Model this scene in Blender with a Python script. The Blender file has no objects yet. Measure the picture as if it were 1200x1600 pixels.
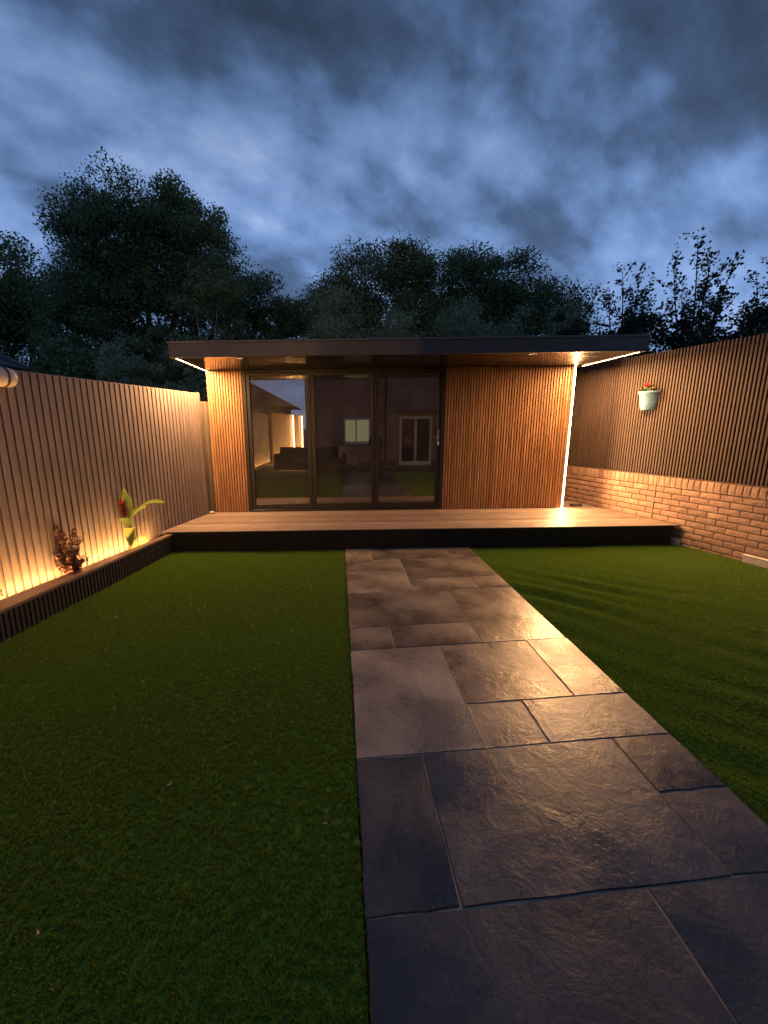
import bpy, math, random
import numpy as np
from mathutils import Matrix, Vector
random.seed(7); rng = np.random.default_rng(7)
scene = bpy.context.scene
C = scene.collection

# ------------------------------------------------------------------ camera
PITCH, ROLL, CAM_H = 0.2063, 0.0138, 1.642
cam_d = bpy.data.cameras.new('camera'); cam = bpy.data.objects.new('camera', cam_d); C.objects.link(cam)
cp, sp, cr, sr = math.cos(PITCH), math.sin(PITCH), math.cos(ROLL), math.sin(ROLL)
Rv, Uv, Bv = Vector((1, 0, 0)), Vector((0, sp, cp)), Vector((0, -cp, sp))
cx_, cy_ = Rv * cr - Uv * sr, Rv * sr + Uv * cr
cam.matrix_world = Matrix(((cx_.x, cy_.x, Bv.x, 0), (cx_.y, cy_.y, Bv.y, 0), (cx_.z, cy_.z, Bv.z, CAM_H), (0, 0, 0, 1)))
cam_d.sensor_fit = 'HORIZONTAL'; cam_d.sensor_width = 36.0; cam_d.lens = 640 / 1200 * 36
cam_d.shift_x = (600 - 530.8) / 1200
cam_d.clip_start = 0.02; cam_d.clip_end = 2000
scene.camera = cam

# ------------------------------------------------------------------ dusk sky
SUN_EL, SUN_AZ = math.radians(4), math.radians(200)
world = bpy.data.worlds.new('World'); scene.world = world; world.use_nodes = True
wn, wl = world.node_tree.nodes, world.node_tree.links
wn.clear()
def wnode(t, **k):
    n = wn.new(t)
    for a, v in k.items(): setattr(n, a, v)
    return n
tc = wnode('ShaderNodeTexCoord')
sep = wnode('ShaderNodeSeparateXYZ'); wl.new(tc.outputs['Generated'], sep.inputs[0])
def wmath(op, a, b=None):
    n = wnode('ShaderNodeMath', operation=op)
    for i, v in enumerate((a, b)):
        if v is None: continue
        if isinstance(v, (int, float)): n.inputs[i].default_value = v
        else: wl.new(v, n.inputs[i])
    return n.outputs[0]
zz = wmath('ADD', wmath('MAXIMUM', sep.outputs['Z'], 0.0), 0.7)
cmb = wnode('ShaderNodeCombineXYZ')
wl.new(wmath('DIVIDE', sep.outputs['X'], zz), cmb.inputs[0]); wl.new(wmath('DIVIDE', sep.outputs['Y'], zz), cmb.inputs[1])
def cloud(scale, rot, sx, sy, off, detail, rough, dist):
    m = wnode('ShaderNodeMapping'); wl.new(cmb.outputs[0], m.inputs[0])
    m.inputs['Rotation'].default_value = (0, 0, rot)
    m2 = wnode('ShaderNodeMapping'); wl.new(m.outputs[0], m2.inputs[0]); m = m2
    m.inputs['Scale'].default_value = (sx, sy, 1); m.inputs['Location'].default_value = off
    n = wnode('ShaderNodeTexNoise'); wl.new(m.outputs[0], n.inputs['Vector'])
    n.inputs['Scale'].default_value = scale; n.inputs['Detail'].default_value = detail
    n.inputs['Roughness'].default_value = rough; n.inputs['Distortion'].default_value = dist
    return n.outputs['Fac']
big = cloud(2.852, math.radians(-25), 0.8, 1.35, (24.5, 23.4, 14), 3, 0.5, 0.1)
mid = cloud(6.820, math.radians(-25), 0.8, 1.25, (4.2, 9.5, 4), 5, 0.52, 0.1)
fine = cloud(16.120, math.radians(-25), 0.9, 1.15, (7.4, 14.2, 2), 4, 0.5, 0.1)
mixv = wmath('ADD', wmath('ADD', wmath('MULTIPLY', big, 0.46), wmath('MULTIPLY', mid, 0.38)), wmath('MULTIPLY', fine, 0.16))
ramp = wnode('ShaderNodeValToRGB'); wl.new(mixv, ramp.inputs[0])
el = ramp.color_ramp.elements
el[0].position = 0.37; el[0].color = (0.034, 0.058, 0.112, 1)
el[1].position = 0.65; el[1].color = (0.32, 0.44, 0.70, 1)
for p, c in ((0.445, (0.058, 0.102, 0.205, 1)), (0.50, (0.105, 0.188, 0.385, 1)), (0.565, (0.178, 0.288, 0.55, 1))):
    e = el.new(p); e.color = c
bg1 = wnode('ShaderNodeBackground'); wl.new(ramp.outputs[0], bg1.inputs[0]); 
# heavier cloud overhead, thinner towards the horizon
gr_ = wnode('ShaderNodeMapRange'); wl.new(sep.outputs['Z'], gr_.inputs[0]); gr_.interpolation_type = 'SMOOTHSTEP'
for i_, v_ in enumerate((0.2, 0.8, 1.22, 0.55)): gr_.inputs[i_ + 1].default_value = v_
wl.new(gr_.outputs[0], bg1.inputs[1])
sky = wnode('ShaderNodeTexSky'); sky.sky_type = 'NISHITA'; sky.sun_disc = False
sky.sun_elevation = SUN_EL; sky.sun_rotation = SUN_AZ
bg2 = wnode('ShaderNodeBackground'); wl.new(sky.outputs[0], bg2.inputs[0]); bg2.inputs[1].default_value = 0.006
adds = wnode('ShaderNodeAddShader'); wl.new(bg1.outputs[0], adds.inputs[0]); wl.new(bg2.outputs[0], adds.inputs[1])
wo = wnode('ShaderNodeOutputWorld'); wl.new(adds.outputs[0], wo.inputs[0])
# the last glow of daylight through the cloud
sun_d = bpy.data.lights.new('sun', 'SUN'); sun_d.energy = 0.02; sun_d.angle = math.radians(40); sun_d.color = (1.0, 0.92, 0.86)
sun = bpy.data.objects.new('sun', sun_d); C.objects.link(sun)
sd = Vector((math.sin(SUN_AZ) * math.cos(SUN_EL + .5), math.cos(SUN_AZ) * math.cos(SUN_EL + .5), math.sin(SUN_EL + .5)))
sun.rotation_euler = (-sd).to_track_quat('-Z', 'Y').to_euler()

scene.view_settings.view_transform = 'Standard'; scene.view_settings.look = 'None'
scene.view_settings.exposure = 0.15; scene.view_settings.gamma = 1.0
scene.render.engine = 'CYCLES'
try:
    scene.cycles.use_denoising = True; scene.cycles.denoiser = 'OPENIMAGEDENOISE'
except Exception: pass
scene.cycles.max_bounces = 8; scene.cycles.sample_clamp_indirect = 6.0; scene.cycles.sample_clamp_direct = 30.0
scene.cycles.caustics_reflective = False; scene.cycles.caustics_refractive = False

LED_COL = (1.0, 0.52, 0.21)

# ------------------------------------------------------------------ materials
class N:
    def __init__(self, name):
        self.m = bpy.data.materials.new(name); self.m.use_nodes = True
        self.t = self.m.node_tree; self.n = self.t.nodes; self.l = self.t.links
        self.b = self.n['Principled BSDF']; self.out = self.n['Material Output']
    def node(self, t, **k):
        x = self.n.new(t)
        for a, v in k.items(): setattr(x, a, v)
        return x
    def link(self, a, b): self.l.new(a, b)
    def coord(self, scale=(1, 1, 1), rand=0.0):
        tc = self.node('ShaderNodeTexCoord'); m = self.node('ShaderNodeMapping')
        self.link(tc.outputs['Object'], m.inputs[0]); m.inputs['Scale'].default_value = scale
        if rand:
            oi = self.node('ShaderNodeObjectInfo'); v = self.node('ShaderNodeVectorMath', operation='SCALE')
            cb = self.node('ShaderNodeCombineXYZ')
            for i in range(3): self.link(oi.outputs['Random'], cb.inputs[i])
            self.link(cb.outputs[0], v.inputs[0]); v.inputs['Scale'].default_value = rand
            ad = self.node('ShaderNodeVectorMath', operation='ADD')
            self.link(m.outputs[0], ad.inputs[0]); self.link(v.outputs[0], ad.inputs[1])
            return ad.outputs[0]
        return m.outputs[0]
    def noise(self, vec, scale, detail=4, rough=0.55, dist=0.0):
        x = self.node('ShaderNodeTexNoise'); self.link(vec, x.inputs['Vector'])
        x.inputs['Scale'].default_value = scale; x.inputs['Detail'].default_value = detail
        x.inputs['Roughness'].default_value = rough; x.inputs['Distortion'].default_value = dist
        return x.outputs['Fac']
    def ramp(self, fac, stops):
        r = self.node('ShaderNodeValToRGB'); self.link(fac, r.inputs[0]); e = r.color_ramp.elements
        e[0].position, e[0].color = stops[0][0], (*stops[0][1], 1); e[1].position, e[1].color = stops[-1][0], (*stops[-1][1], 1)
        for p, c in stops[1:-1]:
            q = e.new(p); q.color = (*c, 1)
        return r.outputs[0]
    def maprange(self, v, a, b, c, d):
        x = self.node('ShaderNodeMapRange'); self.link(v, x.inputs[0])
        for i, q in enumerate((a, b, c, d)): x.inputs[i + 1].default_value = q
        return x.outputs[0]
    def math(self, op, a, b=None):
        x = self.node('ShaderNodeMath', operation=op)
        for i, v in enumerate((a, b)):
            if v is None: continue
            if isinstance(v, (int, float)): x.inputs[i].default_value = v
            else: self.link(v, x.inputs[i])
        return x.outputs[0]
    def mul(self, col, fac):
        x = self.node('ShaderNodeVectorMath', operation='SCALE'); self.link(col, x.inputs[0])
        if isinstance(fac, (int, float)): x.inputs['Scale'].default_value = fac
        else: self.link(fac, x.inputs['Scale'])
        return x.outputs[0]
    def mix(self, fac, a, b):
        x = self.node('ShaderNodeMix', data_type='RGBA')
        for s, v in ((0, fac), (6, a), (7, b)):
            if hasattr(v, 'is_output'): self.link(v, x.inputs[s])
            elif s == 0: x.inputs[0].default_value = v
            else: x.inputs[s].default_value = (*v, 1)
        return x.outputs[2]
    def rand(self): return self.node('ShaderNodeObjectInfo').outputs['Random']
    def island(self): return self.node('ShaderNodeNewGeometry').outputs['Random Per Island']
    def base(self, v):
        if hasattr(v, 'is_output'): self.link(v, self.b.inputs['Base Color'])
        else: self.b.inputs['Base Color'].default_value = (*v, 1)
    def rough(self, v):
        if hasattr(v, 'is_output'): self.link(v, self.b.inputs['Roughness'])
        else: self.b.inputs['Roughness'].default_value = v
    def bump(self, h, strength, dist=0.01):
        x = self.node('ShaderNodeBump'); self.link(h, x.inputs['Height'])
        x.inputs['Strength'].default_value = strength; x.inputs['Distance'].default_value = dist
        self.link(x.outputs[0], self.b.inputs['Normal'])
    def set(self, **k):
        for a, v in k.items(): self.b.inputs[a.replace('_', ' ')].default_value = v
M = {}
def plain(name, col, rough=0.6, var=0.15, scale=8, metallic=0.0, bump=0.0, spec=0.5):
    s = N(name); v = s.coord(rand=9.0)
    n = s.noise(v, scale, 5)
    s.base(s.mul(s.ramp(n, [(0.3, tuple(c * (1 - var) for c in col)), (0.7, tuple(c * (1 + var) for c in col))]), s.maprange(s.rand(), 0, 1, 1 - var * .6, 1 + var * .6)))
    s.rough(s.maprange(s.noise(v, scale * 3, 3), 0.3, 0.7, max(rough - .08, .03), min(rough + .08, 1)))
    s.set(Metallic=metallic, Specular_IOR_Level=spec)
    if bump: s.bump(s.noise(v, scale * 6, 4), bump, 0.005)
    M[name] = s.m; return s
def grain(name, dark, light, rough, along='Z', rv=0.25, spec=0.4, gs=1.0, bump=0.25):
    s = N(name)
    sc = {'Z': (60, 60, 2.2), 'X': (2.2, 60, 60), 'Y': (60, 2.2, 60)}[along]
    v = s.coord(tuple(a * gs for a in sc), rand=31.0)
    n = s.noise(v, 1.0, 6, 0.6, 0.6)
    v2 = s.coord((3, 3, 3), rand=17.0); n2 = s.noise(v2, 1.0, 3)
    col = s.ramp(n, [(0.28, dark), (0.72, light)])
    col = s.mul(col, s.maprange(s.rand(), 0, 1, 1 - rv, 1 + rv)); col = s.mul(col, s.maprange(n2, .3, .7, .85, 1.13))
    s.base(col); s.rough(s.maprange(n2, .3, .7, rough - .07, rough + .07)); s.set(Specular_IOR_Level=spec)
    s.bump(n, bump, 0.002); M[name] = s.m; return s
grain('teak', (0.165, 0.078, 0.034), (0.41, 0.215, 0.103), 0.55, 'Z', 0.18, bump=.08)
grain('fence_taupe', (0.150, 0.122, 0.120), (0.187, 0.152, 0.149), 0.7, 'Z', 0.05, 0.25, 1.0, 0.05)
grain('fence_brown', (0.060, 0.041, 0.034), (0.085, 0.059, 0.050), 0.62, 'Z', 0.10, 0.3, 1.0, 0.05)
grain('deck_brown', (0.17, 0.125, 0.10), (0.27, 0.205, 0.17), 0.52, 'X', 0.24, 0.45)
grain('cap_brown', (0.15, 0.095, 0.07), (0.24, 0.16, 0.12), 0.40, 'Y', 0.08, 0.45)
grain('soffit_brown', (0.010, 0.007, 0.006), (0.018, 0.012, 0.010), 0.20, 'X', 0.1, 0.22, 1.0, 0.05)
grain('old_fence', (0.16, 0.13, 0.10), (0.27, 0.22, 0.17), 0.85, 'Z', 0.15)
plain('dark_slat', (0.035, 0.028, 0.026), 0.6, 0.2)
plain('deck_fascia', (0.020, 0.017, 0.015), 0.75, 0.25, spec=.2)
plain('anthracite', (0.052, 0.050, 0.054), 0.42, 0.12)
plain('roof_trim', (0.09, 0.085, 0.085), 0.45, 0.12)
plain('backing_dark', (0.03, 0.022, 0.018), 0.8, 0.2)
plain('backing_teak', (0.12, 0.058, 0.028), 0.7, 0.2)
plain('backing_taupe', (0.17, 0.135, 0.125), 0.8, 0.12)
plain('backing_brown', (0.03, 0.019, 0.015), 0.8, 0.2)
plain('door_metal', (0.020, 0.018, 0.017), 0.42, 0.12, spec=.35)
plain('chrome', (0.65, 0.63, 0.6), 0.22, 0.05, metallic=1.0)
plain('room_wall', (0.10, 0.09, 0.085), 0.8, 0.1)
plain('room_floor', (0.06, 0.045, 0.036), 0.5, 0.2)
plain('soil', (0.035, 0.025, 0.018), 0.95, 0.4, 30, bump=0.6)
plain('concrete', (0.42, 0.39, 0.36), 0.85, 0.12, 12, bump=0.3)
plain('white_paint', (0.72, 0.70, 0.68), 0.5, 0.05)
plain('black_rubber', (0.015, 0.014, 0.014), 0.55, 0.2)
plain('lamp_body', (0.40, 0.37, 0.36), 0.5, 0.12, 14)
plain('bark', (0.075, 0.06, 0.05), 0.9, 0.35, 14, bump=0.7)
plain('pale_bark', (0.22, 0.20, 0.18), 0.9, 0.3, 12, bump=0.5)
plain('render_wall', (0.30, 0.21, 0.185), 0.9, 0.30, 1.4, bump=.4)
plain('slate', (0.075, 0.08, 0.095), 0.55, 0.3, 6, bump=0.3)
plain('upvc', (0.55, 0.55, 0.58), 0.4, 0.04)
plain('rattan', (0.03, 0.027, 0.025), 0.6, 0.3, 40)
plain('cushion', (0.07, 0.065, 0.065), 0.9, 0.15)
plain('cardboard', (0.50, 0.34, 0.24), 0.85, 0.1)
plain('cloth_dark', (0.02, 0.02, 0.024), 0.85, 0.2)
plain('skin', (0.45, 0.29, 0.22), 0.55, 0.06)
plain('pale_hair', (0.62, 0.60, 0.56), 0.8, 0.15, 40)
plain('red_petal', (0.62, 0.035, 0.02), 0.55, 0.25, 60)
plain('canna_flower', (0.35, 0.03, 0.035), 0.5, 0.35, 40)
plain('dead_leaf', (0.42, 0.33, 0.20), 0.8, 0.3, 60)
plain('far_ground', (0.05, 0.055, 0.03), 0.95, 0.3, 0.6)
plain('curtain', (0.4, 0.35, 0.3), 0.8, 0.1)

def leafmat(name, cols, rough=0.5, trans=0.25):
    s = N(name)
    col = s.ramp(s.island(), [(i / (len(cols) - 1), c) for i, c in enumerate(cols)])
    s.base(col); s.rough(rough); s.set(Specular_IOR_Level=0.35)
    tr = s.node('ShaderNodeBsdfTranslucent'); s.link(s.mul(col, 1.3), tr.inputs[0])
    mx = s.node('ShaderNodeMixShader'); mx.inputs[0].default_value = trans
    s.link(s.b.outputs[0], mx.inputs[1]); s.link(tr.outputs[0], mx.inputs[2]); s.link(mx.outputs[0], s.out.inputs[0])
    M[name] = s.m
leafmat('oak_leaf', [(0.055, 0.095, 0.042), (0.085, 0.135, 0.056), (0.12, 0.175, 0.075)])
leafmat('mid_leaf', [(0.075, 0.11, 0.052), (0.105, 0.15, 0.068), (0.145, 0.19, 0.09)])
leafmat('silver_leaf', [(0.14, 0.18, 0.105), (0.20, 0.25, 0.14), (0.27, 0.32, 0.19)])
leafmat('dark_leaf', [(0.03, 0.035, 0.02), (0.05, 0.052, 0.03), (0.07, 0.075, 0.04)])
leafmat('canna_leaf', [(0.12, 0.17, 0.04), (0.16, 0.22, 0.055), (0.20, 0.26, 0.07)], 0.4, 0.35)
leafmat('maroon_leaf', [(0.045, 0.018, 0.018), (0.085, 0.03, 0.025), (0.15, 0.06, 0.04)], 0.45, 0.2)
leafmat('pot_leaf', [(0.06, 0.09, 0.03), (0.12, 0.13, 0.05)], 0.5, 0.2)

s = N('turf_blade')
isl = s.island()
oi = s.node('ShaderNodeObjectInfo')
col = s.ramp(isl, [(0.0, (0.108, 0.200, 0.015)), (0.5, (0.138, 0.252, 0.019)), (0.9, (0.168, 0.280, 0.026)), (1.0, (0.25, 0.30, 0.06))])
s.base(s.mul(col, s.maprange(oi.outputs['Random'], 0, 1, 0.75, 1.25))); s.rough(0.42); s.set(Specular_IOR_Level=0.4)
tr = s.node('ShaderNodeBsdfTranslucent'); s.link(col, tr.inputs[0]); mx = s.node('ShaderNodeMixShader'); mx.inputs[0].default_value = 0.25
s.link(s.b.outputs[0], mx.inputs[1]); s.link(tr.outputs[0], mx.inputs[2]); s.link(mx.outputs[0], s.out.inputs[0])
M['turf_blade'] = s.m
plain('turf_base', (0.08, 0.19, 0.016), 0.95, 0.3, 40)

# brick: rumbled buff-orange face
s = N('brick'); v = s.coord((1, 1, 1), rand=23.0)
n1 = s.noise(v, 14, 5, 0.6, 0.4); n2 = s.noise(s.coord((18, 18, 46), rand=23.0), 1.0, 5, 0.6, 1.2)
col = s.ramp(n1, [(0.3, (0.32, 0.20, 0.145)), (0.565, (0.41, 0.265, 0.195)), (0.75, (0.48, 0.335, 0.255))])
s.base(s.mul(col, s.maprange(s.rand(), 0, 1, 0.72, 1.14))); s.rough(0.85); s.bump(s.math('ADD', n2, s.math('MULTIPLY', n1, 0.5)), 0.45, 0.008); M['brick'] = s.m
plain('mortar', (0.10, 0.066, 0.05), 0.95, 0.2, 25, bump=0.4)
plain('sealant', (0.30, 0.20, 0.15), 0.7, 0.1)

# wet sandstone slabs: riven relief, darker damp areas with more gloss
def slab_mat(name, stops):
  s = N(name); v = s.coord((1, 1, 1), rand=0.0); vr = s.coord((1, 1, 1), rand=40.0)
  cl = s.noise(vr, 2.3, 6, 0.6, 0.5); rv = s.noise(vr, 9, 7, 0.62, 0.9); gr = s.noise(vr, 70, 5, 0.65)
  wet = s.noise(v, 1.7, 5, 0.55, 0.4)
  wetf = s.maprange(wet, 0.40, 0.62, 0, 1)
  col = s.ramp(cl, stops)
  col = s.mul(col, s.maprange(s.rand(), 0, 1, 0.70, 1.25))
  col = s.mul(col, s.maprange(gr, .3, .7, .78, 1.22))
  col = s.mul(col, s.maprange(wetf, 0, 1, 1.05, 0.58))
  s.base(col)
  s.rough(s.math('ADD', s.maprange(wetf, 0, 1, 0.40, 0.23), s.maprange(gr, .3, .7, -.04, .05))); s.set(Specular_IOR_Level=0.62)
  hh = s.math('ADD', s.math('MULTIPLY', rv, 1.0), s.math('ADD', s.math('MULTIPLY', cl, 1.3), s.math('MULTIPLY', gr, 0.30)))
  s.bump(hh, 0.26, 0.016); M[name] = s.m
slab_mat('slab', [(0.3, (0.10, 0.08, 0.068)), (0.5, (0.19, 0.162, 0.138)), (0.72, (0.30, 0.258, 0.22))])
slab_mat('slab_pale', [(0.3, (0.15, 0.13, 0.115)), (0.5, (0.215, 0.187, 0.165)), (0.72, (0.28, 0.245, 0.215))])
slab_mat('slab_shaded', [(0.3, (0.026, 0.029, 0.036)), (0.5, (0.045, 0.049, 0.059)), (0.72, (0.074, 0.078, 0.091))])  # same stone for the near rows, dim dusk light painted in as darker blue-grey
plain('joint_mortar', (0.24, 0.21, 0.185), 0.9, 0.3, 20, bump=0.4)

# glazed pot
s = N('pot_glaze'); v = s.coord()
n = s.noise(s.coord((6, 6, 18)), 2.0, 4)
s.base(s.ramp(n, [(0.3, (0.10, 0.21, 0.33)), (0.7, (0.17, 0.30, 0.42))])); s.rough(0.32); M['pot_glaze'] = s.m

# door glass: coated panes, mirror-like over a dark tint
s = N('door_glass')
gl = s.node('ShaderNodeBsdfGlossy'); gl.inputs['Roughness'].default_value = 0.012; gl.inputs['Color'].default_value = (0.92, 0.92, 0.95, 1)
tp = s.node('ShaderNodeBsdfTransparent'); tp.inputs['Color'].default_value = (0.45, 0.44, 0.42, 1)
lw = s.node('ShaderNodeFresnel'); lw.inputs['IOR'].default_value = 1.6
fac = s.math('ADD', s.math('MULTIPLY', lw.outputs[0], 0.8), 0.20)
mx = s.node('ShaderNodeMixShader'); s.link(fac, mx.inputs[0]); s.link(tp.outputs[0], mx.inputs[1]); s.link(gl.outputs[0], mx.inputs[2])
df = s.node('ShaderNodeBsdfDiffuse'); df.inputs[0].default_value = (.5, .46, .42, 1); mz = s.node('ShaderNodeMixShader')
s.link(s.maprange(s.noise(s.coord(), 1.6, 4), .3, .7, .02, .07), mz.inputs[0]); s.link(mx.outputs[0], mz.inputs[1]); s.link(df.outputs[0], mz.inputs[2])
s.link(mz.outputs[0], s.out.inputs[0]); M['door_glass'] = s.m
s = N('house_glass'); s.base((0.02, 0.02, 0.025)); s.rough(0.05); M['house_glass'] = s.m

def emis(name, col, st):
    s = N(name); e = s.node('ShaderNodeEmission'); e.inputs[0].default_value = (*col, 1); e.inputs[1].default_value = st
    s.link(e.outputs[0], s.out.inputs[0]); M[name] = s.m
emis('led_corner', LED_COL, 950.0)
emis('led_soffit', LED_COL, 3000.0)
emis('led_planter', (1.0, 0.47, 0.13), 680.0)
emis('led_rear', (1.0, 0.50, 0.14), 800.0)
emis('lit_window', (0.62, 0.60, 0.30), 0.75)
emis('downlight_lens', (1.0, 0.60, 0.22), 1.2)
emis('phone_screen', (0.8, 0.85, 1.0), 1.0)

# ------------------------------------------------------------------ builders
WM = {}
def newobj(name, mesh, mat=None):
    o = bpy.data.objects.new(name, mesh); C.objects.link(o)
    if mat is not None and mesh is not None and not mesh.materials: mesh.materials.append(M[mat])
    return o
def place(o, loc=(0, 0, 0), rz=0.0, parent=None, rot=None):
    w = Matrix.Translation(loc) @ (rot if rot is not None else Matrix.Rotation(rz, 4, 'Z'))
    if parent is not None:
        o.parent = parent; o.matrix_basis = WM[parent.name].inverted() @ w
    else: o.matrix_basis = w
    WM[o.name] = w; return o
def tag(o, label=None, cat=None, group=None, kind=None):
    if label: o['label'] = label
    if cat: o['category'] = cat
    if group: o['group'] = group
    if kind: o['kind'] = kind
    return o
def thing(name, label, cat, loc=(0, 0, 0), group=None):
    o = bpy.data.objects.new(name, None); C.objects.link(o); o.empty_display_size = 0.1
    place(o, loc); return tag(o, label, cat, group)
class MB:
    def __init__(self): self.v = []; self.f = []
    def add(self, vs, fs):
        k = len(self.v); self.v += [tuple(map(float, a)) for a in vs]; self.f += [tuple(i + k for i in f) for f in fs]; return self
    def box(self, x0, x1, y0, y1, z0, z1):
        return self.add([(x0, y0, z0), (x1, y0, z0), (x1, y1, z0), (x0, y1, z0), (x0, y0, z1), (x1, y0, z1), (x1, y1, z1), (x0, y1, z1)],
                        [(0, 3, 2, 1), (4, 5, 6, 7), (0, 1, 5, 4), (1, 2, 6, 5), (2, 3, 7, 6), (3, 0, 4, 7)])
    def cbox(self, x0, x1, y0, y1, z0, z1, c):   # box with all edges chamfered
        xs, ys, zs = (x0, x1), (y0, y1), (z0, z1); vs = []; idx = {}
        for i in (0, 1):
            for j in (0, 1):
                for k in (0, 1):
                    for a in range(3):
                        p = [xs[i], ys[j], zs[k]]; sg = (i, j, k)
                        for b in range(3):
                            if b != a: p[b] += c if sg[b] == 0 else -c
                        idx[(i, j, k, a)] = len(vs); vs.append(p)
        fs = []
        for a in range(3):
            b, d = (a + 1) % 3, (a + 2) % 3
            for s_ in (0, 1):
                q = []
                for (u, w) in ((0, 0), (1, 0), (1, 1), (0, 1)):
                    t = [0, 0, 0]; t[a] = s_; t[b] = u; t[d] = w; q.append(idx[(*t, a)])
                fs.append(tuple(q if s_ else q[::-1]))
        for a in range(3):
            b, d = (a + 1) % 3, (a + 2) % 3
            for u in (0, 1):
                for w in (0, 1):
                    t0 = [0, 0, 0]; t1 = [0, 0, 0]; t0[a] = 0; t1[a] = 1
                    t0[b] = t1[b] = u; t0[d] = t1[d] = w
                    fs.append((idx[(*t0, b)], idx[(*t0, d)], idx[(*t1, d)], idx[(*t1, b)]))
        for i in (0, 1):
            for j in (0, 1):
                for k in (0, 1): fs.append((idx[(i, j, k, 0)], idx[(i, j, k, 1)], idx[(i, j, k, 2)]))
        return self.add(vs, fs)
    def extrude(self, prof, z0, z1):
        n = len(prof)
        self.add([(x, y, z0) for x, y in prof] + [(x, y, z1) for x, y in prof],
                 [tuple(range(n - 1, -1, -1)), tuple(range(n, 2 * n))] + [(i, (i + 1) % n, n + (i + 1) % n, n + i) for i in range(n)])
        return self
    def tube(self, pts, rad, n=8, cap=True):
        pts = [Vector(p) for p in pts]; rings = []; vs = []; fs = []
        up = Vector((0.13, 0.21, 0.97))
        for i, p in enumerate(pts):
            d = (pts[min(i + 1, len(pts) - 1)] - pts[max(i - 1, 0)]).normalized()
            a = d.cross(up)
            if a.length < 1e-3: a = d.cross(Vector((1, 0, 0)))
            a.normalize(); b = d.cross(a)
            r = rad[i] if isinstance(rad, (list, tuple)) else rad
            for k in range(n):
                t = 2 * math.pi * k / n; vs.append(p + a * (r * math.cos(t)) + b * (r * math.sin(t)))
        for i in range(len(pts) - 1):
            for k in range(n): fs.append((i * n + k, i * n + (k + 1) % n, (i + 1) * n + (k + 1) % n, (i + 1) * n + k))
        if cap: fs += [tuple(range(n - 1, -1, -1)), tuple((len(pts) - 1) * n + k for k in range(n))]
        return self.add(vs, fs)
    def lathe(self, prof, n=24, a0=0.0, a1=2 * math.pi):
        vs = []; fs = []; full = abs(a1 - a0 - 2 * math.pi) < 1e-6; m = n if full else n + 1
        for r, z in prof:
            for k in range(m):
                t = a0 + (a1 - a0) * k / n; vs.append((r * math.cos(t), r * math.sin(t), z))
        for i in range(len(prof) - 1):
            for k in range(n):
                k2 = (k + 1) % m; fs.append((i * m + k, i * m + k2, (i + 1) * m + k2, (i + 1) * m + k))
        return self.add(vs, fs)
    def ball(self, c, r, n=10):
        vs = []; fs = []
        for i in range(1, n):
            ph = math.pi * i / n
            for k in range(2 * n):
                t = math.pi * k / n; vs.append((c[0] + r[0] * math.sin(ph) * math.cos(t), c[1] + r[1] * math.sin(ph) * math.sin(t), c[2] + r[2] * math.cos(ph)))
        w = 2 * n
        for i in range(n - 2):
            for k in range(w): fs.append((i * w + k, (i + 1) * w + k, (i + 1) * w + (k + 1) % w, i * w + (k + 1) % w))
        fs += [tuple(range(w)), tuple((n - 2) * w + k for k in range(w - 1, -1, -1))]
        return self.add(vs, fs)
    def mesh(self, name, smooth=False):
        me = bpy.data.meshes.new(name); me.from_pydata(self.v, [], self.f); me.update()
        if smooth:
            for p in me.polygons: p.use_smooth = True
        return me
    def build(self, name, mat, parent=None, loc=(0, 0, 0), rz=0.0, smooth=False, rot=None):
        return place(newobj(name, self.mesh(name, smooth), mat), loc, rz, parent, rot)
def chamf(w, d, c):   # slat section: back at y=0, front at y=-d, front corners chamfered
    return [(-w / 2, 0), (-w / 2, -d + c), (-w / 2 + c, -d), (w / 2 - c, -d), (w / 2, -d + c), (w / 2, 0)]
def quads_mesh(name, V):   # V: (n,4,3)
    n = len(V); me = bpy.data.meshes.new(name)
    me.vertices.add(4 * n); me.vertices.foreach_set('co', V.reshape(-1).astype(np.float32))
    me.loops.add(4 * n); me.loops.foreach_set('vertex_index', np.arange(4 * n, dtype=np.int32))
    me.polygons.add(n); me.polygons.foreach_set('loop_start', np.arange(0, 4 * n, 4, dtype=np.int32))
    me.polygons.foreach_set('loop_total', np.full(n, 4, dtype=np.int32))
    me.update(calc_edges=True); return me

# ------------------------------------------------------------------ ground
mb = MB(); mb.add([(-300, -300, -0.09), (300, -300, -0.09), (300, 300, -0.09), (-300, 300, -0.09)], [(0, 1, 2, 3)])
tag(mb.build('ground', 'far_ground'), kind='structure', label='dark ground beyond the garden')

# garden lines
PT = Vector((0.178, 0.984, 0)).normalized()                 # planter direction (away from camera)
def planter_x(y): return -2.306 + (y - 5.246) * 0.1813
FA, FB = Vector((-3.02, 3.2, 0)), Vector((-2.455, 5.43, 0))   # left fence line
FT = (FB - FA).normalized(); FN = Vector((FT.y, -FT.x, 0))   # FN points into the garden
def fence_pt(s_): return FA + FT * s_
W0 = Vector((4.62, 5.5, 0)); WT = Vector((0.2476, -0.9689, 0)).normalized(); WN = Vector((-0.9689, -0.2476, 0)).normalized()
def wall_pt(s_): return W0 + WT * s_
ZD, ZS, ZR = 0.266, 2.516, 2.689                            # deck, soffit, roof top
FY, DY, RY = 6.69, 5.388, 5.395                             # studio face, deck front, roof front
XL, XR = -2.062, 3.694

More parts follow.
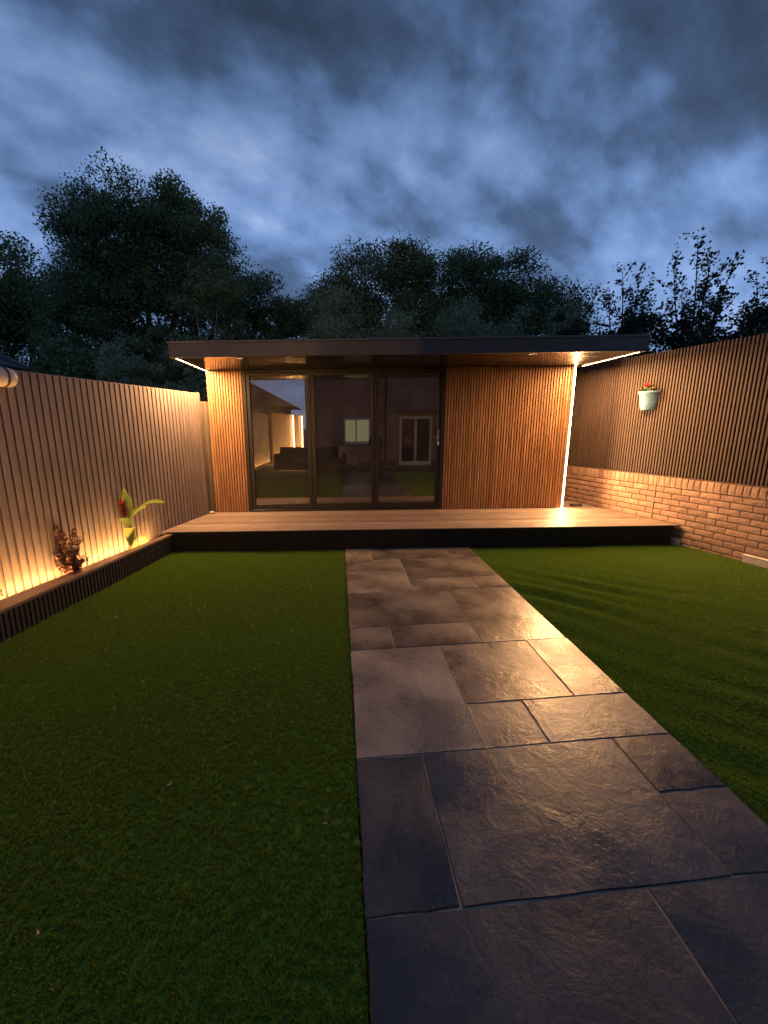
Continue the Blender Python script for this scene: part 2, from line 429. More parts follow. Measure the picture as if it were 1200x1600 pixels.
# ------------------------------------------------------------------ paving path
CX = [0.066, 0.404, 0.742, 1.088, 1.428, 1.762]; SK = 0.087
slabs = [(0, 3, -1.6, -0.62), (3, 5, -1.6, -0.62), (0, 2, -0.62, 0.40), (2, 5, -0.62, 0.40), (0, 3, 0.40, 1.073), (3, 5, 0.40, 1.073),
         (0, 1, 1.073, 1.757), (1, 4, 1.073, 1.757), (4, 5, 1.073, 1.425), (4, 5, 1.425, 1.757),
         (0, 2, 1.757, 2.777), (2, 3, 1.757, 2.102), (3, 5, 1.757, 2.102), (2, 4, 2.102, 2.777), (4, 5, 2.102, 2.777),
         (0, 1, 2.777, 3.122), (1, 3, 2.777, 3.122), (0, 3, 3.122, 3.833), (3, 5, 2.777, 3.833),
         (0, 2, 3.833, 4.46), (0, 2, 4.46, 4.82), (2, 4, 3.833, 4.155), (4, 5, 3.833, 4.155), (2, 5, 4.155, 4.84),
         (0, 1, 4.82, 5.18), (0, 1, 5.18, 5.60), (1, 4, 4.84, 5.60), (4, 5, 4.84, 5.60)]
mb = MB(); y0, y1 = -1.6, 5.42
mb.add([(CX[0] + .006, y0 + .01, -.0035), (CX[5] - .006, y0 + .16, -.0035), (CX[5] - .006, y1 + .1, -.0035), (CX[0] + .006, y1, -.0035),
        (CX[0] + .006, y0 + .01, -.08), (CX[5] - .006, y0 + .16, -.08), (CX[5] - .006, y1 + .1, -.08), (CX[0] + .006, y1, -.08)],
       [(0, 1, 2, 3), (4, 7, 6, 5), (0, 4, 5, 1), (1, 5, 6, 2), (2, 6, 7, 3), (3, 7, 4, 0)])
path = mb.build('path', 'joint_mortar'); tag(path, 'damp grey stone paved path running up to the deck', kind='structure')
for (a, b, ya, yb) in slabs:
    g = 0.0027; xa, xb = CX[a] + g, CX[b] - g; ya += g; yb = min(yb - g, 5.52)
    mx_, my_ = (xa + xb) / 2, (ya + yb) / 2
    def gen(xa, xb, ya, yb, z):     # wavy hand-cut outline
        pts = []
        for (p, q, n) in (((xa, ya), (xb, ya), 6), ((xb, ya), (xb, yb), 6), ((xb, yb), (xa, yb), 6), ((xa, yb), (xa, ya), 6)):
            for i in range(n):
                t = i / n; pts.append((p[0] + (q[0] - p[0]) * t, p[1] + (q[1] - p[1]) * t))
        return pts
    o_ = gen(xa, xb, ya, yb, 0); jit = [(random.uniform(-.003, .003), random.uniform(-.003, .003)) for _ in o_]
    tz = random.uniform(-.001, .002)
    def yy(x, y): return y + SK * x
    ring = []
    for (ins, z) in ((0.0, -.03), (0.0, -.004), (0.004, tz)):
        r = []
        for (x, y), (jx, jy) in zip(o_, jit):
            dx, dy = (mx_ - x), (my_ - y)
            x2 = x + jx + (ins if dx > 0 else -ins) * (abs(dx) > .6 * (xb - xa) / 2); y2 = y + jy + (ins if dy > 0 else -ins) * (abs(dy) > .6 * (yb - ya) / 2)
            r.append((x2 - mx_, yy(x2, y2) - yy(mx_, my_), z))
        ring.append(r)
    n = len(o_); mb = MB()
    fs = [(k, (k + 1) % n, n + (k + 1) % n, n + k) for k in range(n)] + [(n + k, n + (k + 1) % n, 2 * n + (k + 1) % n, 2 * n + k) for k in range(n)] + [tuple(range(2 * n, 3 * n))]
    mb.add(ring[0] + ring[1] + ring[2], fs)
    mb.build('paving_slab', ('slab_pale' if (a, b) == (0, 2) and yb < 3 else 'slab') if yb > 1.8 else 'slab_shaded', path, (mx_, yy(mx_, my_), 0))

# ------------------------------------------------------------------ artificial lawns
def tuft_mesh():
    mb = MB()
    for _ in range(16):
        a = random.uniform(0, 6.283); r = random.uniform(0, .011); x, y = r * math.cos(a), r * math.sin(a)
        h = random.uniform(.010, .017); w = random.uniform(.0007, .0012); b = random.uniform(0, 6.283); ln = random.uniform(.001, .009); d = random.uniform(0, 6.283)
        wx, wy = w * math.cos(b), w * math.sin(b); tx, ty = x + ln * math.cos(d), y + ln * math.sin(d)
        mxx, myy = (x * .7 + tx * .3), (y * .7 + ty * .3)
        mb.add([(x - wx, y - wy, 0), (x + wx, y + wy, 0), (mxx + wx * .8, myy + wy * .8, h * .6), (mxx - wx * .8, myy - wy * .8, h * .6), (tx, ty, h)], [(0, 1, 2, 3), (3, 2, 4)])
    return mb.mesh('turf_tuft')
tuft_me = tuft_mesh(); tuft_me.materials.append(M['turf_blade'])
tuft = bpy.data.objects.new('turf_tuft', tuft_me)
def lawn(name, label, xl, xr, y0, y1, nx, ny, ripple):
    vs = []; fs = []
    for j in range(ny + 1):
        for i in range(nx + 1):
            yb = y0 + (y1 - y0) * j / ny
            x = xl(yb) + (xr(yb) - xl(yb)) * i / nx
            vs.append((x, yb, -.020 + ripple(x, yb)))
    for j in range(ny):
        for i in range(nx): k = j * (nx + 1) + i; fs.append((k, k + 1, k + nx + 2, k + nx + 1))
    me = bpy.data.meshes.new(name); me.from_pydata(vs, [], fs); me.materials.append(M['turf_base'])
    for p in me.polygons: p.use_smooth = True
    o = place(newobj(name, me)); tag(o, label, kind='stuff')
    ng = bpy.data.node_groups.new('turf', 'GeometryNodeTree')
    ng.interface.new_socket('Geometry', in_out='INPUT', socket_type='NodeSocketGeometry'); ng.interface.new_socket('Geometry', in_out='OUTPUT', socket_type='NodeSocketGeometry')
    nn = ng.nodes; gi = nn.new('NodeGroupInput'); go = nn.new('NodeGroupOutput')
    dp = nn.new('GeometryNodeDistributePointsOnFaces'); pos = nn.new('GeometryNodeInputPosition'); sx_ = nn.new('ShaderNodeSeparateXYZ'); mr_ = nn.new('ShaderNodeMapRange')
    for i_, v_ in enumerate((0.0, 0.5, 900, 7500)): mr_.inputs[i_ + 1].default_value = v_
    ng.links.new(pos.outputs[0], sx_.inputs[0]); ng.links.new(sx_.outputs[1], mr_.inputs[0]); ng.links.new(mr_.outputs[0], dp.inputs['Density'])
    ip = nn.new('GeometryNodeInstanceOnPoints'); ob = nn.new('GeometryNodeObjectInfo'); ob.inputs['Object'].default_value = tuft
    rv = nn.new('FunctionNodeRandomValue'); rv.data_type = 'FLOAT_VECTOR'
    rv.inputs[0].default_value = (-.16, -.16, 0); rv.inputs[1].default_value = (.16, .16, 6.283)
    rs = nn.new('FunctionNodeRandomValue'); rs.data_type = 'FLOAT'; rs.inputs[2].default_value = .8; rs.inputs[3].default_value = 1.2
    jn = nn.new('GeometryNodeJoinGeometry')
    L = ng.links.new
    L(gi.outputs[0], dp.inputs['Mesh']); L(dp.outputs['Points'], ip.inputs['Points']); L(ob.outputs['Geometry'], ip.inputs['Instance'])
    L(rv.outputs[0], ip.inputs['Rotation']); L(rs.outputs[1], ip.inputs['Scale'])
    L(gi.outputs[0], jn.inputs[0]); L(ip.outputs[0], jn.inputs[0]); L(jn.outputs[0], go.inputs[0])
    md = o.modifiers.new('turf', 'NODES'); md.node_group = ng
    return o
def rip_l(x, y): return .004 * math.sin(x * 3.1 + y * 1.3) + .003 * math.sin(x * 1.1 - y * 4.2 + 1) - .012 * max(0, (y - 4.9)) * (0.5 + .5 * math.sin(x * 4))
def rip_r(x, y):
    q = (x - 1.9) * 0.60 + (y - 2.5) * 0.80 + .10 * math.sin(x * 2.3 + .7) + .06 * math.sin(y * 3.1)
    w = max(0, min(1, (4.7 - y) / .8)) * max(0, min(1, (4.2 - x) / .9))
    return w * (.017 * math.sin(q * 19) + .012 * math.sin(q * 11.3 + 1.1)) * (.6 + .4 * math.sin(x * 1.7 - y * 2.1)) + .004 * math.sin(x * 2.2 + y) + .006 * math.sin(x * 5 + 1) * max(0, y - 5.0)
lawn('lawn', 'smooth green artificial turf left of the path', lambda y: planter_x(y) + .002, lambda y: CX[0] - .004, -1.2, 5.43, 60, 140, rip_l)
lawn('lawn', 'rippled green artificial turf right of the path', lambda y: CX[5] + .004, lambda y: min(W0.x - (y - 5.5) * .2556 + .01, 6.0), -1.2, 5.43, 110, 220, rip_r)

# fallen leaves on the turf
leafspots = [(-0.887, 3.874, 'small curled dry leaf on the left lawn, nearest the deck'), (-0.816, 1.621, 'tan dry leaf lying in the middle of the left lawn'),
             (-0.082, 1.407, 'small dry leaf on the left lawn close to the path edge'), (-1.019, 1.044, 'thin pale leaf at the dark near end of the left lawn'),
             (3.31, 3.699, 'tiny pale leaf on the right lawn farther from the camera than its neighbours'), (3.184, 3.266, 'small tan leaf on the right lawn, middle one of the scattered leaves'),
             (3.293, 3.013, 'pale dry leaf on the right lawn nearest the camera')]
for i, (x, y, lb) in enumerate(leafspots):
    mb = MB(); L_ = random.uniform(.011, .017); Wd = L_ * .34
    mb.add([(-L_, 0, .006), (-L_ * .3, Wd, .0), (-L_ * .3, 0, .004), (-L_ * .3, -Wd, .002), (L_ * .4, Wd * .8, .004), (L_ * .4, 0, .007), (L_ * .4, -Wd * .8, .001), (L_, 0, .012)],
           [(0, 2, 1), (0, 3, 2), (1, 2, 5, 4), (2, 3, 6, 5), (4, 5, 7), (5, 6, 7)])
    o = mb.build('fallen_leaf', 'dead_leaf', None, (x, y, .012 + (rip_l(x, y) if x < 1 else rip_r(x, y))), random.uniform(0, 6.28)); tag(o, lb, 'leaf', 'dry leaves scattered on the lawns')

# ------------------------------------------------------------------ deck
deck = thing('deck', 'low composite deck of brown boards with dark front edge before the garden room', 'deck', (1.0, 6.0, 0))
nb = 9; dep = (FY + .0 - DY - .012) / nb
for i in range(nb):
    ya = DY + .012 + i * dep; yb = ya + dep - .009
    def xl_(y): return (FA + FT * ((y - FA.y) / FT.y)).x + .012
    def xr_(y): return W0.x - (y - 5.5) * .2556 - .012
    mb = MB(); pf = []
    # ribbed board section in y-z, swept along x
    ng_ = 6
    sec = [(ya, ZD - .025)] + [(ya, ZD - .003), (ya + .003, ZD)]
    for k in range(1, ng_):
        yc = ya + (yb - ya) * k / ng_; sec += [(yc - .0025, ZD), (yc - .001, ZD - .0022), (yc + .001, ZD - .0022), (yc + .0025, ZD)]
    sec += [(yb - .003, ZD), (yb, ZD - .003), (yb, ZD - .025)]
    n = len(sec); x0c = 1.0
    ymid = (ya + yb) / 2
    vs = [(xl_(y) - x0c, y - ymid, z - ZD) for y, z in sec] + [(xr_(y) - x0c, y - ymid, z - ZD) for y, z in sec]
    fs = [tuple(range(n)), tuple(range(2 * n - 1, n - 1, -1))] + [((i2 + 1) % n, i2, n + i2, n + (i2 + 1) % n) for i2 in range(n)]
    mb.add(vs, fs); mb.build('deck_board', 'deck_brown', deck, (x0c, ymid, ZD))
dl, dr = -2.354, 4.50
mb = MB(); mb.cbox(dl, dr + .02, DY - .014, DY + .010, ZD - .045, ZD + .001, .003); mb.build('edge_board', 'deck_fascia', deck)
mb = MB(); mb.cbox(dl + .004, dr + .012, DY - .006, DY + .010, -.06, ZD - .047, .003); mb.build('fascia_board', 'deck_fascia', deck)
mb = MB(); mb.box(dl + .02, 4.1, DY + .03, 9.6, -.05, ZD - .03); mb.build('subframe', 'backing_dark', deck)
# boards in the gap beside the room
mb = MB(); mb.box(XR + .05, 4.30, FY + .004, FY + .6, ZD - .03, ZD - .003); mb.build('side_board', 'deck_brown', deck)

# ------------------------------------------------------------------ garden room
room = thing('garden_room', 'flat-roofed garden room clad in teak slats with glazed bifold doors and warm light strips', 'garden room', (0.8, FY, ZD))
def rbox(name, mat, x0, x1, y0, y1, z0, z1, c=0.0, parent=room):
    cx0, cy0, cz0 = (x0 + x1) / 2, (y0 + y1) / 2, z0
    mb = MB()
    if c: mb.cbox(x0 - cx0, x1 - cx0, y0 - cy0, y1 - cy0, 0, z1 - z0, c)
    else: mb.box(x0 - cx0, x1 - cx0, y0 - cy0, y1 - cy0, 0, z1 - z0)
    return mb.build(name, mat, parent, (cx0, cy0, cz0))
BY = 9.6
rbox('side_wall', 'backing_brown', XL + .022, XL + .10, FY + .03, BY, ZD, ZS + .05)
rbox('side_wall', 'backing_brown', XR - .10, XR - .022, FY + .03, BY, ZD, ZS + .05)
rbox('back_wall', 'room_wall', XL + .10, XR - .10, BY - .1, BY, ZD, ZS + .05)
rbox('front_wall', 'backing_teak', XL + .022, -1.497, FY + .0135, FY + .12, ZD, ZS + .004)
rbox('front_wall', 'backing_teak', 1.69, XR - .022, FY + .0135, FY + .12, ZD, ZS + .004)
rbox('floor', 'room_floor', XL + .10, XR - .10, FY + .12, BY - .1, ZD - .02, ZD + .02)
rbox('inner_ceiling', 'room_wall', XL + .10, XR - .10, FY + .12, BY - .1, ZS + .0, ZS + .03)
# slat cladding
H = ZS - ZD - .004
slat = MB().extrude(chamf(.031, .0225, .005), 0, H).mesh('cladding_slat'); slat.materials.append(M['teak'])
def clad(xa, xb, n):
    for i in range(n):
        x = xa + (xb - xa) * (i + .5) / n
        place(newobj('cladding_slat', slat), (x, FY + .021, ZD + .002), 0, room)
clad(XL, -1.50, 13); clad(1.692, XR - .012, 46)
for k in range(16):   # side return, left
    place(newobj('cladding_slat', slat), (XL + .021, FY + .06 + k * .043, ZD + .002), -math.pi / 2, room)
for k in range(30):
    place(newobj('cladding_slat', slat), (XR - .021, FY + .06 + k * .043, ZD + .002), math.pi / 2, room)
# door set
rbox('door_head', 'door_metal', -1.495, 1.688, FY - .012, FY + .07, 2.478, ZS - .003, .004)
rbox('door_jamb', 'door_metal', -1.495, -1.448, FY - .012, FY + .07, ZD + .001, 2.4775, .004)
rbox('door_jamb', 'door_metal', 1.641, 1.688, FY - .012, FY + .07, ZD + .001, 2.4775, .004)
rbox('door_track', 'door_metal', -1.446, 1.639, FY - .012, FY + .07, ZD + .001, .302, .004)
xs = [-1.446, -.437, .590, 1.639]
for i in range(3):
    x0, x1 = xs[i] + .002, xs[i + 1] - .002; z0, z1 = .305, 2.475; st, yf, yb = .060, FY + .0, FY + .055
    xm = (x0 + x1) / 2; mb = MB()
    b0, b1 = x0 - xm, x1 - xm
    mb.cbox(b0, b0 + st, yf - FY, yb - FY, 0, z1 - z0, .006); mb.cbox(b1 - st, b1, yf - FY, yb - FY, 0, z1 - z0, .006)
    mb.cbox(b0 + st - .001, b1 - st + .001, yf - FY + .001, yb - FY, 0, .088, .006); mb.cbox(b0 + st - .001, b1 - st + .001, yf - FY + .001, yb - FY, z1 - z0 - .046, z1 - z0, .006)
    leaf = mb.build('door_leaf', 'door_metal', room, (xm, FY, z0))
    mb = MB(); mb.box(b0 + st + .0005, b1 - st - .0005, .020, .028, .0885, z1 - z0 - .0465); mb.build('pane', 'door_glass', leaf, (xm, FY, z0))
    if i == 2:
        mb = MB(); hx, hz = 1.602 - xm, 1.46 - z0
        mb.cbox(hx - .014, hx + .014, -.012, -.0005, hz - .14, hz + .11, .004)
        mb.tube([(hx, -.010, hz), (hx, -.048, hz)], .009, 10); mb.tube([(hx + .006, -.05, hz), (hx - .05, -.052, hz), (hx - .12, -.05, hz - .004)], [.010, .009, .008], 10)
        mb.build('handle', 'chrome', leaf, (xm, FY, z0), smooth=False)
        mb = MB(); mb.tube([(hx, -.012, hz - .10), (hx, -.022, hz - .10)], .010, 12); mb.cbox(hx - .008, hx + .008, -.03, -.014, hz - .13, hz - .085, .002)
        mb.build('key_cylinder', 'white_paint', leaf, (xm, FY, z0))
rbox('trickle_vent', 'black_rubber', -.15, .28, FY - .020, FY - .0125, 2.486, 2.502, .002)
# roof, fascia, soffit
RL, RR = -2.10, 3.862
nb = 8; sd_ = (FY + .02 - (RY + .026)) / nb
for i in range(nb):
    ya = RY + .026 + i * sd_
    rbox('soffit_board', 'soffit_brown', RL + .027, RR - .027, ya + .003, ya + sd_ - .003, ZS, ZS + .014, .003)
rbox('soffit_backing', 'backing_dark', RL + .03, RR - .03, RY + .03, FY + .02, ZS + .0145, ZS + .03)
rbox('fascia', 'anthracite', RL, RR, RY, RY + .025, ZS - .008, ZR - .012, .003)
rbox('fascia', 'anthracite', RL, RL + .025, RY + .0255, BY + .2, ZS - .008, ZR - .012, .003)
rbox('fascia', 'anthracite', RR - .025, RR, RY + .0255, BY + .2, ZS - .008, ZR - .012, .003)
rbox('roof', 'anthracite', RL + .026, RR - .026, RY + .026, BY + .2, ZS + .06, ZR - .03)
for a in ((RL - .012, RR + .012, RY - .012, RY + .05), (RL - .012, RL + .05, RY + .0505, BY + .2), (RR - .05, RR + .012, RY + .0505, BY + .2)):
    rbox('roof_trim', 'roof_trim', *a, ZR - .0115, ZR + .012, .004)
# side soffit outside the right wall
rbox('soffit_board', 'soffit_brown', XR + .003, RR - .027, FY + .022, BY, ZS, ZS + .014, .003)
# downlights in the soffit
for (x, y) in ((-1.255, 5.56), (2.492, 5.54)):
    mb = MB(); mb.lathe([(.034, -.001), (.036, -.006), (.048, -.005), (.050, 0.0)], 28)
    d = mb.build('downlight', 'chrome', room, (x, y, ZS), smooth=True)
    mb = MB(); mb.lathe([(.0, -.0025), (.0335, -.0015)], 28); mb.build('lens', 'downlight_lens', d, (x, y, ZS))
# light strips
def soffit_strip(x, y0, y1):
    ch = rbox('strip_channel', 'anthracite', x - .012, x + .012, y0 - .01, y1, ZS - .010, ZS - .0005)
    mb = MB(); ym = (y0 + y1) / 2; mb.add([(-.006, y0 - ym, 0), (-.006, y1 - ym, 0), (.006, y1 - ym, 0), (.006, y0 - ym, 0)], [(0, 1, 2, 3)])
    mb.build('light_strip', 'led_soffit', ch, (x, ym, ZS - .0102))
soffit_strip(-2.034, RY + .06, FY - .005)
soffit_strip(3.802, RY + .06, FY + .0)
ch = rbox('strip_channel', 'anthracite', XR - .010, XR + .016, FY - .012, FY + .018, ZD + .001, ZS - .001)
rbox('corner_trim', 'teak', XR - .032, XR - .0105, FY - .012, FY + .02, ZD + .001, ZS - .001, .003)
mb = MB(); hh_ = ZS - ZD - .006; mb.add([(-.011, 0, 0), (.011, 0, 0), (.011, 0, hh_), (-.011, 0, hh_)], [(0, 1, 2, 3)])
mb.build('light_strip', 'led_corner', ch, (XR + .003, FY - .0123, ZD + .003))

# ------------------------------------------------------------------ left slatted fence
lf = thing('slatted_fence', 'pale taupe fence of wide vertical slats behind the lit planter', 'fence', tuple(fence_pt(0)))
frz = math.atan2(FT.y, FT.x)     # local x along fence, local -y toward garden
PITCH_L = .0778; zt = 2.16
board = MB().extrude(chamf(.056, .018, .003), 0, zt - .06).mesh('fence_slat'); board.materials.append(M['fence_taupe'])
S0, S1 = -.75, 3.40
k = 0; s_ = S1 - PITCH_L / 2
while s_ > S0:
    p = fence_pt(s_); place(newobj('fence_slat', board), (p.x, p.y, .06 + random.uniform(-.001, .001)), frz, lf); s_ -= PITCH_L
mb = MB(); mb.box(S0, S1, .001, .03, .02, zt - .004)
s_ = S1 - PITCH_L
while s_ > S0:
    mb.box(s_ - .003, s_ + .003, -.009, .0005, .03, zt - .006); s_ -= PITCH_L
mb.build('backing_panel', 'backing_taupe', lf, tuple(fence_pt(0)), frz)
mb = MB(); mb.cbox(S1 + .002, S1 + .075, -.03, .05, 0, zt + .015, .006); mb.build('end_post', 'fence_taupe', lf, tuple(fence_pt(0)), frz)
mb = MB(); mb.cbox(S0, S1, -.012, .034, zt - .003, zt + .008, .003); mb.build('top_rail', 'fence_taupe', lf, tuple(fence_pt(0)), frz)
# old panel beyond
of = thing('board_fence', 'weathered plain board fence panel in the gap beside the garden room', 'fence', tuple(fence_pt(3.55)))
for i in range(14):
    mb = MB(); mb.cbox(3.50 + i * .125, 3.50 + i * .125 + .118, .06, .08, 0, 2.06 + random.uniform(-.004, .004), .004); mb.build('board', 'old_fence', of, tuple(fence_pt(0)), frz)
mb = MB(); mb.cbox(3.50, 5.25, .081, .12, 1.6, 1.69, .004); mb.build('rail', 'old_fence', of, tuple(fence_pt(0)), frz)
# pale stones in the corner of the deck
for (x, y, r, lb) in ((-2.10, 6.60, .035, 'small pale pebble on the deck by the left corner of the room'), ):
    mb = MB(); mb.ball((0, 0, r * .55), (r * 1.3, r, r * .6), 8); tag(mb.build('pebble', 'concrete', None, (x, y, ZD), .4, True), lb, 'pebble')

# planter
pl = thing('planter', 'long low dark slatted planter with a brown cap board below the left fence', 'planter', (planter_x(4), 4, 0))
prz = math.atan2(PT.y, PT.x); PO = Vector((planter_x(5.38), 5.38, 0)); PNin = Vector((-PT.y, PT.x, 0))
psl = MB().extrude(chamf(.030, .014, .003), 0, .27).mesh('planter_slat'); psl.materials.append(M['dark_slat'])
LP = 3.15
for k in range(int(LP / .0455)):
    p = PO - PT * (.03 + k * .0455) + PNin * .014
    place(newobj('planter_slat', psl), (p.x, p.y, -.05), prz, pl)
mb = MB(); mb.box(-LP, -.003, .0005, .03, -.06, .222); p = PO + PNin * .014; mb.build('front_panel', 'backing_dark', pl, tuple(p), prz)
# cap: quad following fence at the back with a gap for the light
def cap_pt(y, inner):
    if not inner: return Vector((planter_x(y) + .012, y, 0))
    f = FA + FT * ((y - FA.y) / FT.y); return f + FN * .135
segs = [(2.3, 4.2), (4.2, 5.375)]
for (ya, yb) in segs:
    a, b, c, d = cap_pt(ya + .002, 0), cap_pt(yb - .002, 0), cap_pt(yb - .002, 1), cap_pt(ya + .002, 1)
    o0 = (a + b) / 2; mb = MB()
    mb.add([(q.x - o0.x, q.y - o0.y, z) for z in (.222, .247) for q in (a, b, c, d)] , [(0, 3, 2, 1), (4, 5, 6, 7), (0, 1, 5, 4), (1, 2, 6, 5), (2, 3, 7, 6), (3, 0, 4, 7)])
    mb.build('cap_board', 'cap_brown', pl, (o0.x, o0.y, 0))
mb = MB()
ys = (2.3, 5.37)
q = [cap_pt(ys[0], 0), cap_pt(ys[1], 0), FA + FT * ((ys[1] - FA.y) / FT.y), FA + FT * ((ys[0] - FA.y) / FT.y)]
mb.add([(v.x, v.y, .15) for v in q], [(0, 1, 2, 3)]); mb.build('soil', 'soil', pl)
# strip tucked under the back of the cap, shining up the fence
def ribbon(name, mat, parent, s0, s1, off, z, w=.006):
    a, b = fence_pt(s0) + FN * off, fence_pt(s1) + FN * off
    mb = MB(); L_ = (b - a).length; mb.box(0, L_, -w, w, 0, .006)
    return mb.build(name, mat, parent, (a.x, a.y, z), frz)
ribbon('light_strip', 'led_planter', pl, -.70, 2.02, .122, .19)

# pale wall lamp fixed near the top of the fence
p = fence_pt(.47) + FN * .06
lampo = thing('wall_lamp', 'pale rounded unlit lamp fixed near the top of the left fence', 'lamp', (p.x, p.y, 2.09))
mb = MB(); prof = [(0, -.16), (.05, -.155), (.075, -.13), (.084, -.08), (.084, .03), (.075, .075), (.05, .098), (0, .105)]
mb.lathe(prof, 24); mb.build('lamp_body', 'lamp_body', lampo, (p.x, p.y, 2.09), smooth=True, rot=Matrix.Rotation(frz, 4, 'Z') @ Matrix.Rotation(math.pi / 2, 4, 'Y'))
mb = MB(); mb.lathe([(.086, -.012), (.0885, -.008), (.0885, .008), (.086, .012)], 24); mb.build('collar', 'black_rubber', lampo, (p.x, p.y, 2.09), smooth=True, rot=Matrix.Rotation(frz, 4, 'Z') @ Matrix.Rotation(math.pi / 2, 4, 'Y'))
mb = MB(); mb.cbox(-.03, .03, .02, .062, -.03, .03, .006); mb.build('bracket', 'lamp_body', lampo, (p.x, p.y, 2.09), frz)

# ------------------------------------------------------------------ right brick wall and fence
bw = thing('brick_wall', 'low buff brick wall with an upright brick capping below the dark fence', 'wall', tuple(wall_pt(0)))
wrz = math.atan2(WT.y, WT.x)    # local x toward camera along the wall; local -y is ... garden side
# garden normal in local frame
loc_n = Matrix.Rotation(-wrz, 3, 'Z') @ WN; SG = 1 if loc_n.y > 0 else -1
BP, CHh, CB, CT = .2333, .0811, .749, .893
SA, SB = -3.4, 3.3
def brick_mesh(w, h, k):
    mb = MB(); c = .0018; d = .05
    nx, nz = 5, 3; vs = []; fs = []
    r = np.random.default_rng(k)
    for j in range(nz + 1):
        for i in range(nx + 1):
            e = (i in (0, nx)) or (j in (0, nz))
            x = -w / 2 + w * i / nx; z = h * j / nz
            if e: y = -c; x *= 1 + r.uniform(-.006, .004); z = min(max(z, .0015), h - .0015)
            else: y = r.uniform(-.0008, .0016)
            vs.append((x, y * SG, z))
    for j in range(nz):
        for i in range(nx):
            a = j * (nx + 1) + i; f = (a, a + 1, a + nx + 2, a + nx + 1); fs.append(f if SG < 0 else f[::-1])
    b = len(vs); vs += [(-w / 2, -d * SG, 0), (w / 2, -d * SG, 0), (w / 2, -d * SG, h), (-w / 2, -d * SG, h)]
    bot = list(range(nx + 1)); top = [nz * (nx + 1) + i for i in range(nx + 1)]
    lft = [j * (nx + 1) for j in range(nz + 1)]; rgt = [j * (nx + 1) + nx for j in range(nz + 1)]
    fs += [tuple(bot[::-1] + [b, b + 1]), tuple(top + [b + 2, b + 3]), tuple(lft + [b + 3, b]), tuple(rgt[::-1] + [b + 1, b + 2])]
    mb.add(vs, fs); me = mb.mesh('brick'); me.materials.append(M['brick']); return me
bms = [brick_mesh(BP - .010, CHh - .010, 10 + k) for k in range(6)]
sms = [brick_mesh(.0777 - .009, CT - CB - .010, 40 + k) for k in range(5)]
for c in range(1, 11):
    z = CB - c * CHh + .004; off = .029 + (0 if c % 2 else BP / 2) + BP / 2
    k = math.ceil((SA - off) / BP)
    while off + k * BP + BP / 2 < SB:
        s_ = off + k * BP; p = wall_pt(s_)
        place(newobj('brick', random.choice(bms)), (p.x + WN.x * random.uniform(-.0015, .0015), p.y, z), wrz + random.uniform(-.003, .003), bw); k += 1
s_ = SA + .04
while s_ < SB:
    p = wall_pt(s_); place(newobj('capping_brick', random.choice(sms)), (p.x, p.y, CB + .005), wrz + random.uniform(-.006, .006), bw); s_ += .0777
def wbox(name, mat, parent, s0, s1, d0, d1, z0, z1, c=0):   # d: toward garden
    mb = MB(); ya, yb = sorted((d0 * SG, d1 * SG)); p = wall_pt((s0 + s1) / 2); h = (s1 - s0) / 2
    (mb.cbox(-h, h, ya, yb, 0, z1 - z0, c) if c else mb.box(-h, h, ya, yb, 0, z1 - z0))
    return mb.build(name, mat, parent, (p.x, p.y, z0), wrz)
wbox('mortar_bed', 'mortar', bw, SA - .05, SB + .1, -.20, -.007, -.08, CT - .006)
wbox('capping_mortar', 'mortar', bw, SA - .05, SB + .1, -.20, -.003, CT - .0055, CT + .006, .002)
wbox('movement_joint', 'sealant', bw, -.334, -.322, -.01, .0045, -.05, CT - .02)
rf = thing('slatted_fence', 'dark brown fence of narrow vertical slats standing on the brick wall', 'fence', tuple(wall_pt(0) + Vector((0, 0, CT))))
FTOP = 2.60
rsl = MB().extrude([(x, y * -SG) for x, y in chamf(.026, .024, .003)], 0, FTOP - CT - .012).mesh('fence_slat')
rsl.materials.append(M['fence_brown'])
import bmesh
bm = bmesh.new(); bm.from_mesh(rsl); bmesh.ops.recalc_face_normals(bm, faces=bm.faces); bm.to_mesh(rsl); bm.free()
s_ = SA + .02
while s_ < SB:
    p = wall_pt(s_) - WN * .055; place(newobj('fence_slat', rsl), (p.x, p.y, CT + .010), wrz, rf); s_ += .042
wbox('backing_panel', 'backing_brown', rf, SA, SB, -.09, -.0555, CT + .008, FTOP - .006)
# pale blocks at the wall foot
b = wbox('edging_block', 'concrete', None, .03, .125, -.004, .05, -.05, .062, .006); tag(b, 'small pale block at the wall foot by the deck corner', 'block')
b = wbox('edging_block', 'concrete', None, .86, 1.40, -.004, .035, -.05, .075, .006); tag(b, 'long pale block with white edges at the wall foot, right end', 'block')
b2 = wbox('white_edge', 'white_paint', b, .853, 1.40, -.003, .038, .0755, .084, .002)
# dark cable coil on the deck behind the corner
mb = MB(); pts = []
for i in range(70):
    t = i / 69 * 4 * math.pi; r = .085 + .012 * math.sin(t * 1.7); pts.append((r * math.cos(t), r * .7 * math.sin(t), .012 + .012 * i / 69 + .004 * math.sin(3 * t)))
mb.tube(pts, .010, 8); tag(mb.build('cable', 'black_rubber', None, (4.0, FY + .12, ZD), 0, True), 'black coiled cable on the deck between room corner and brick wall', 'cable')

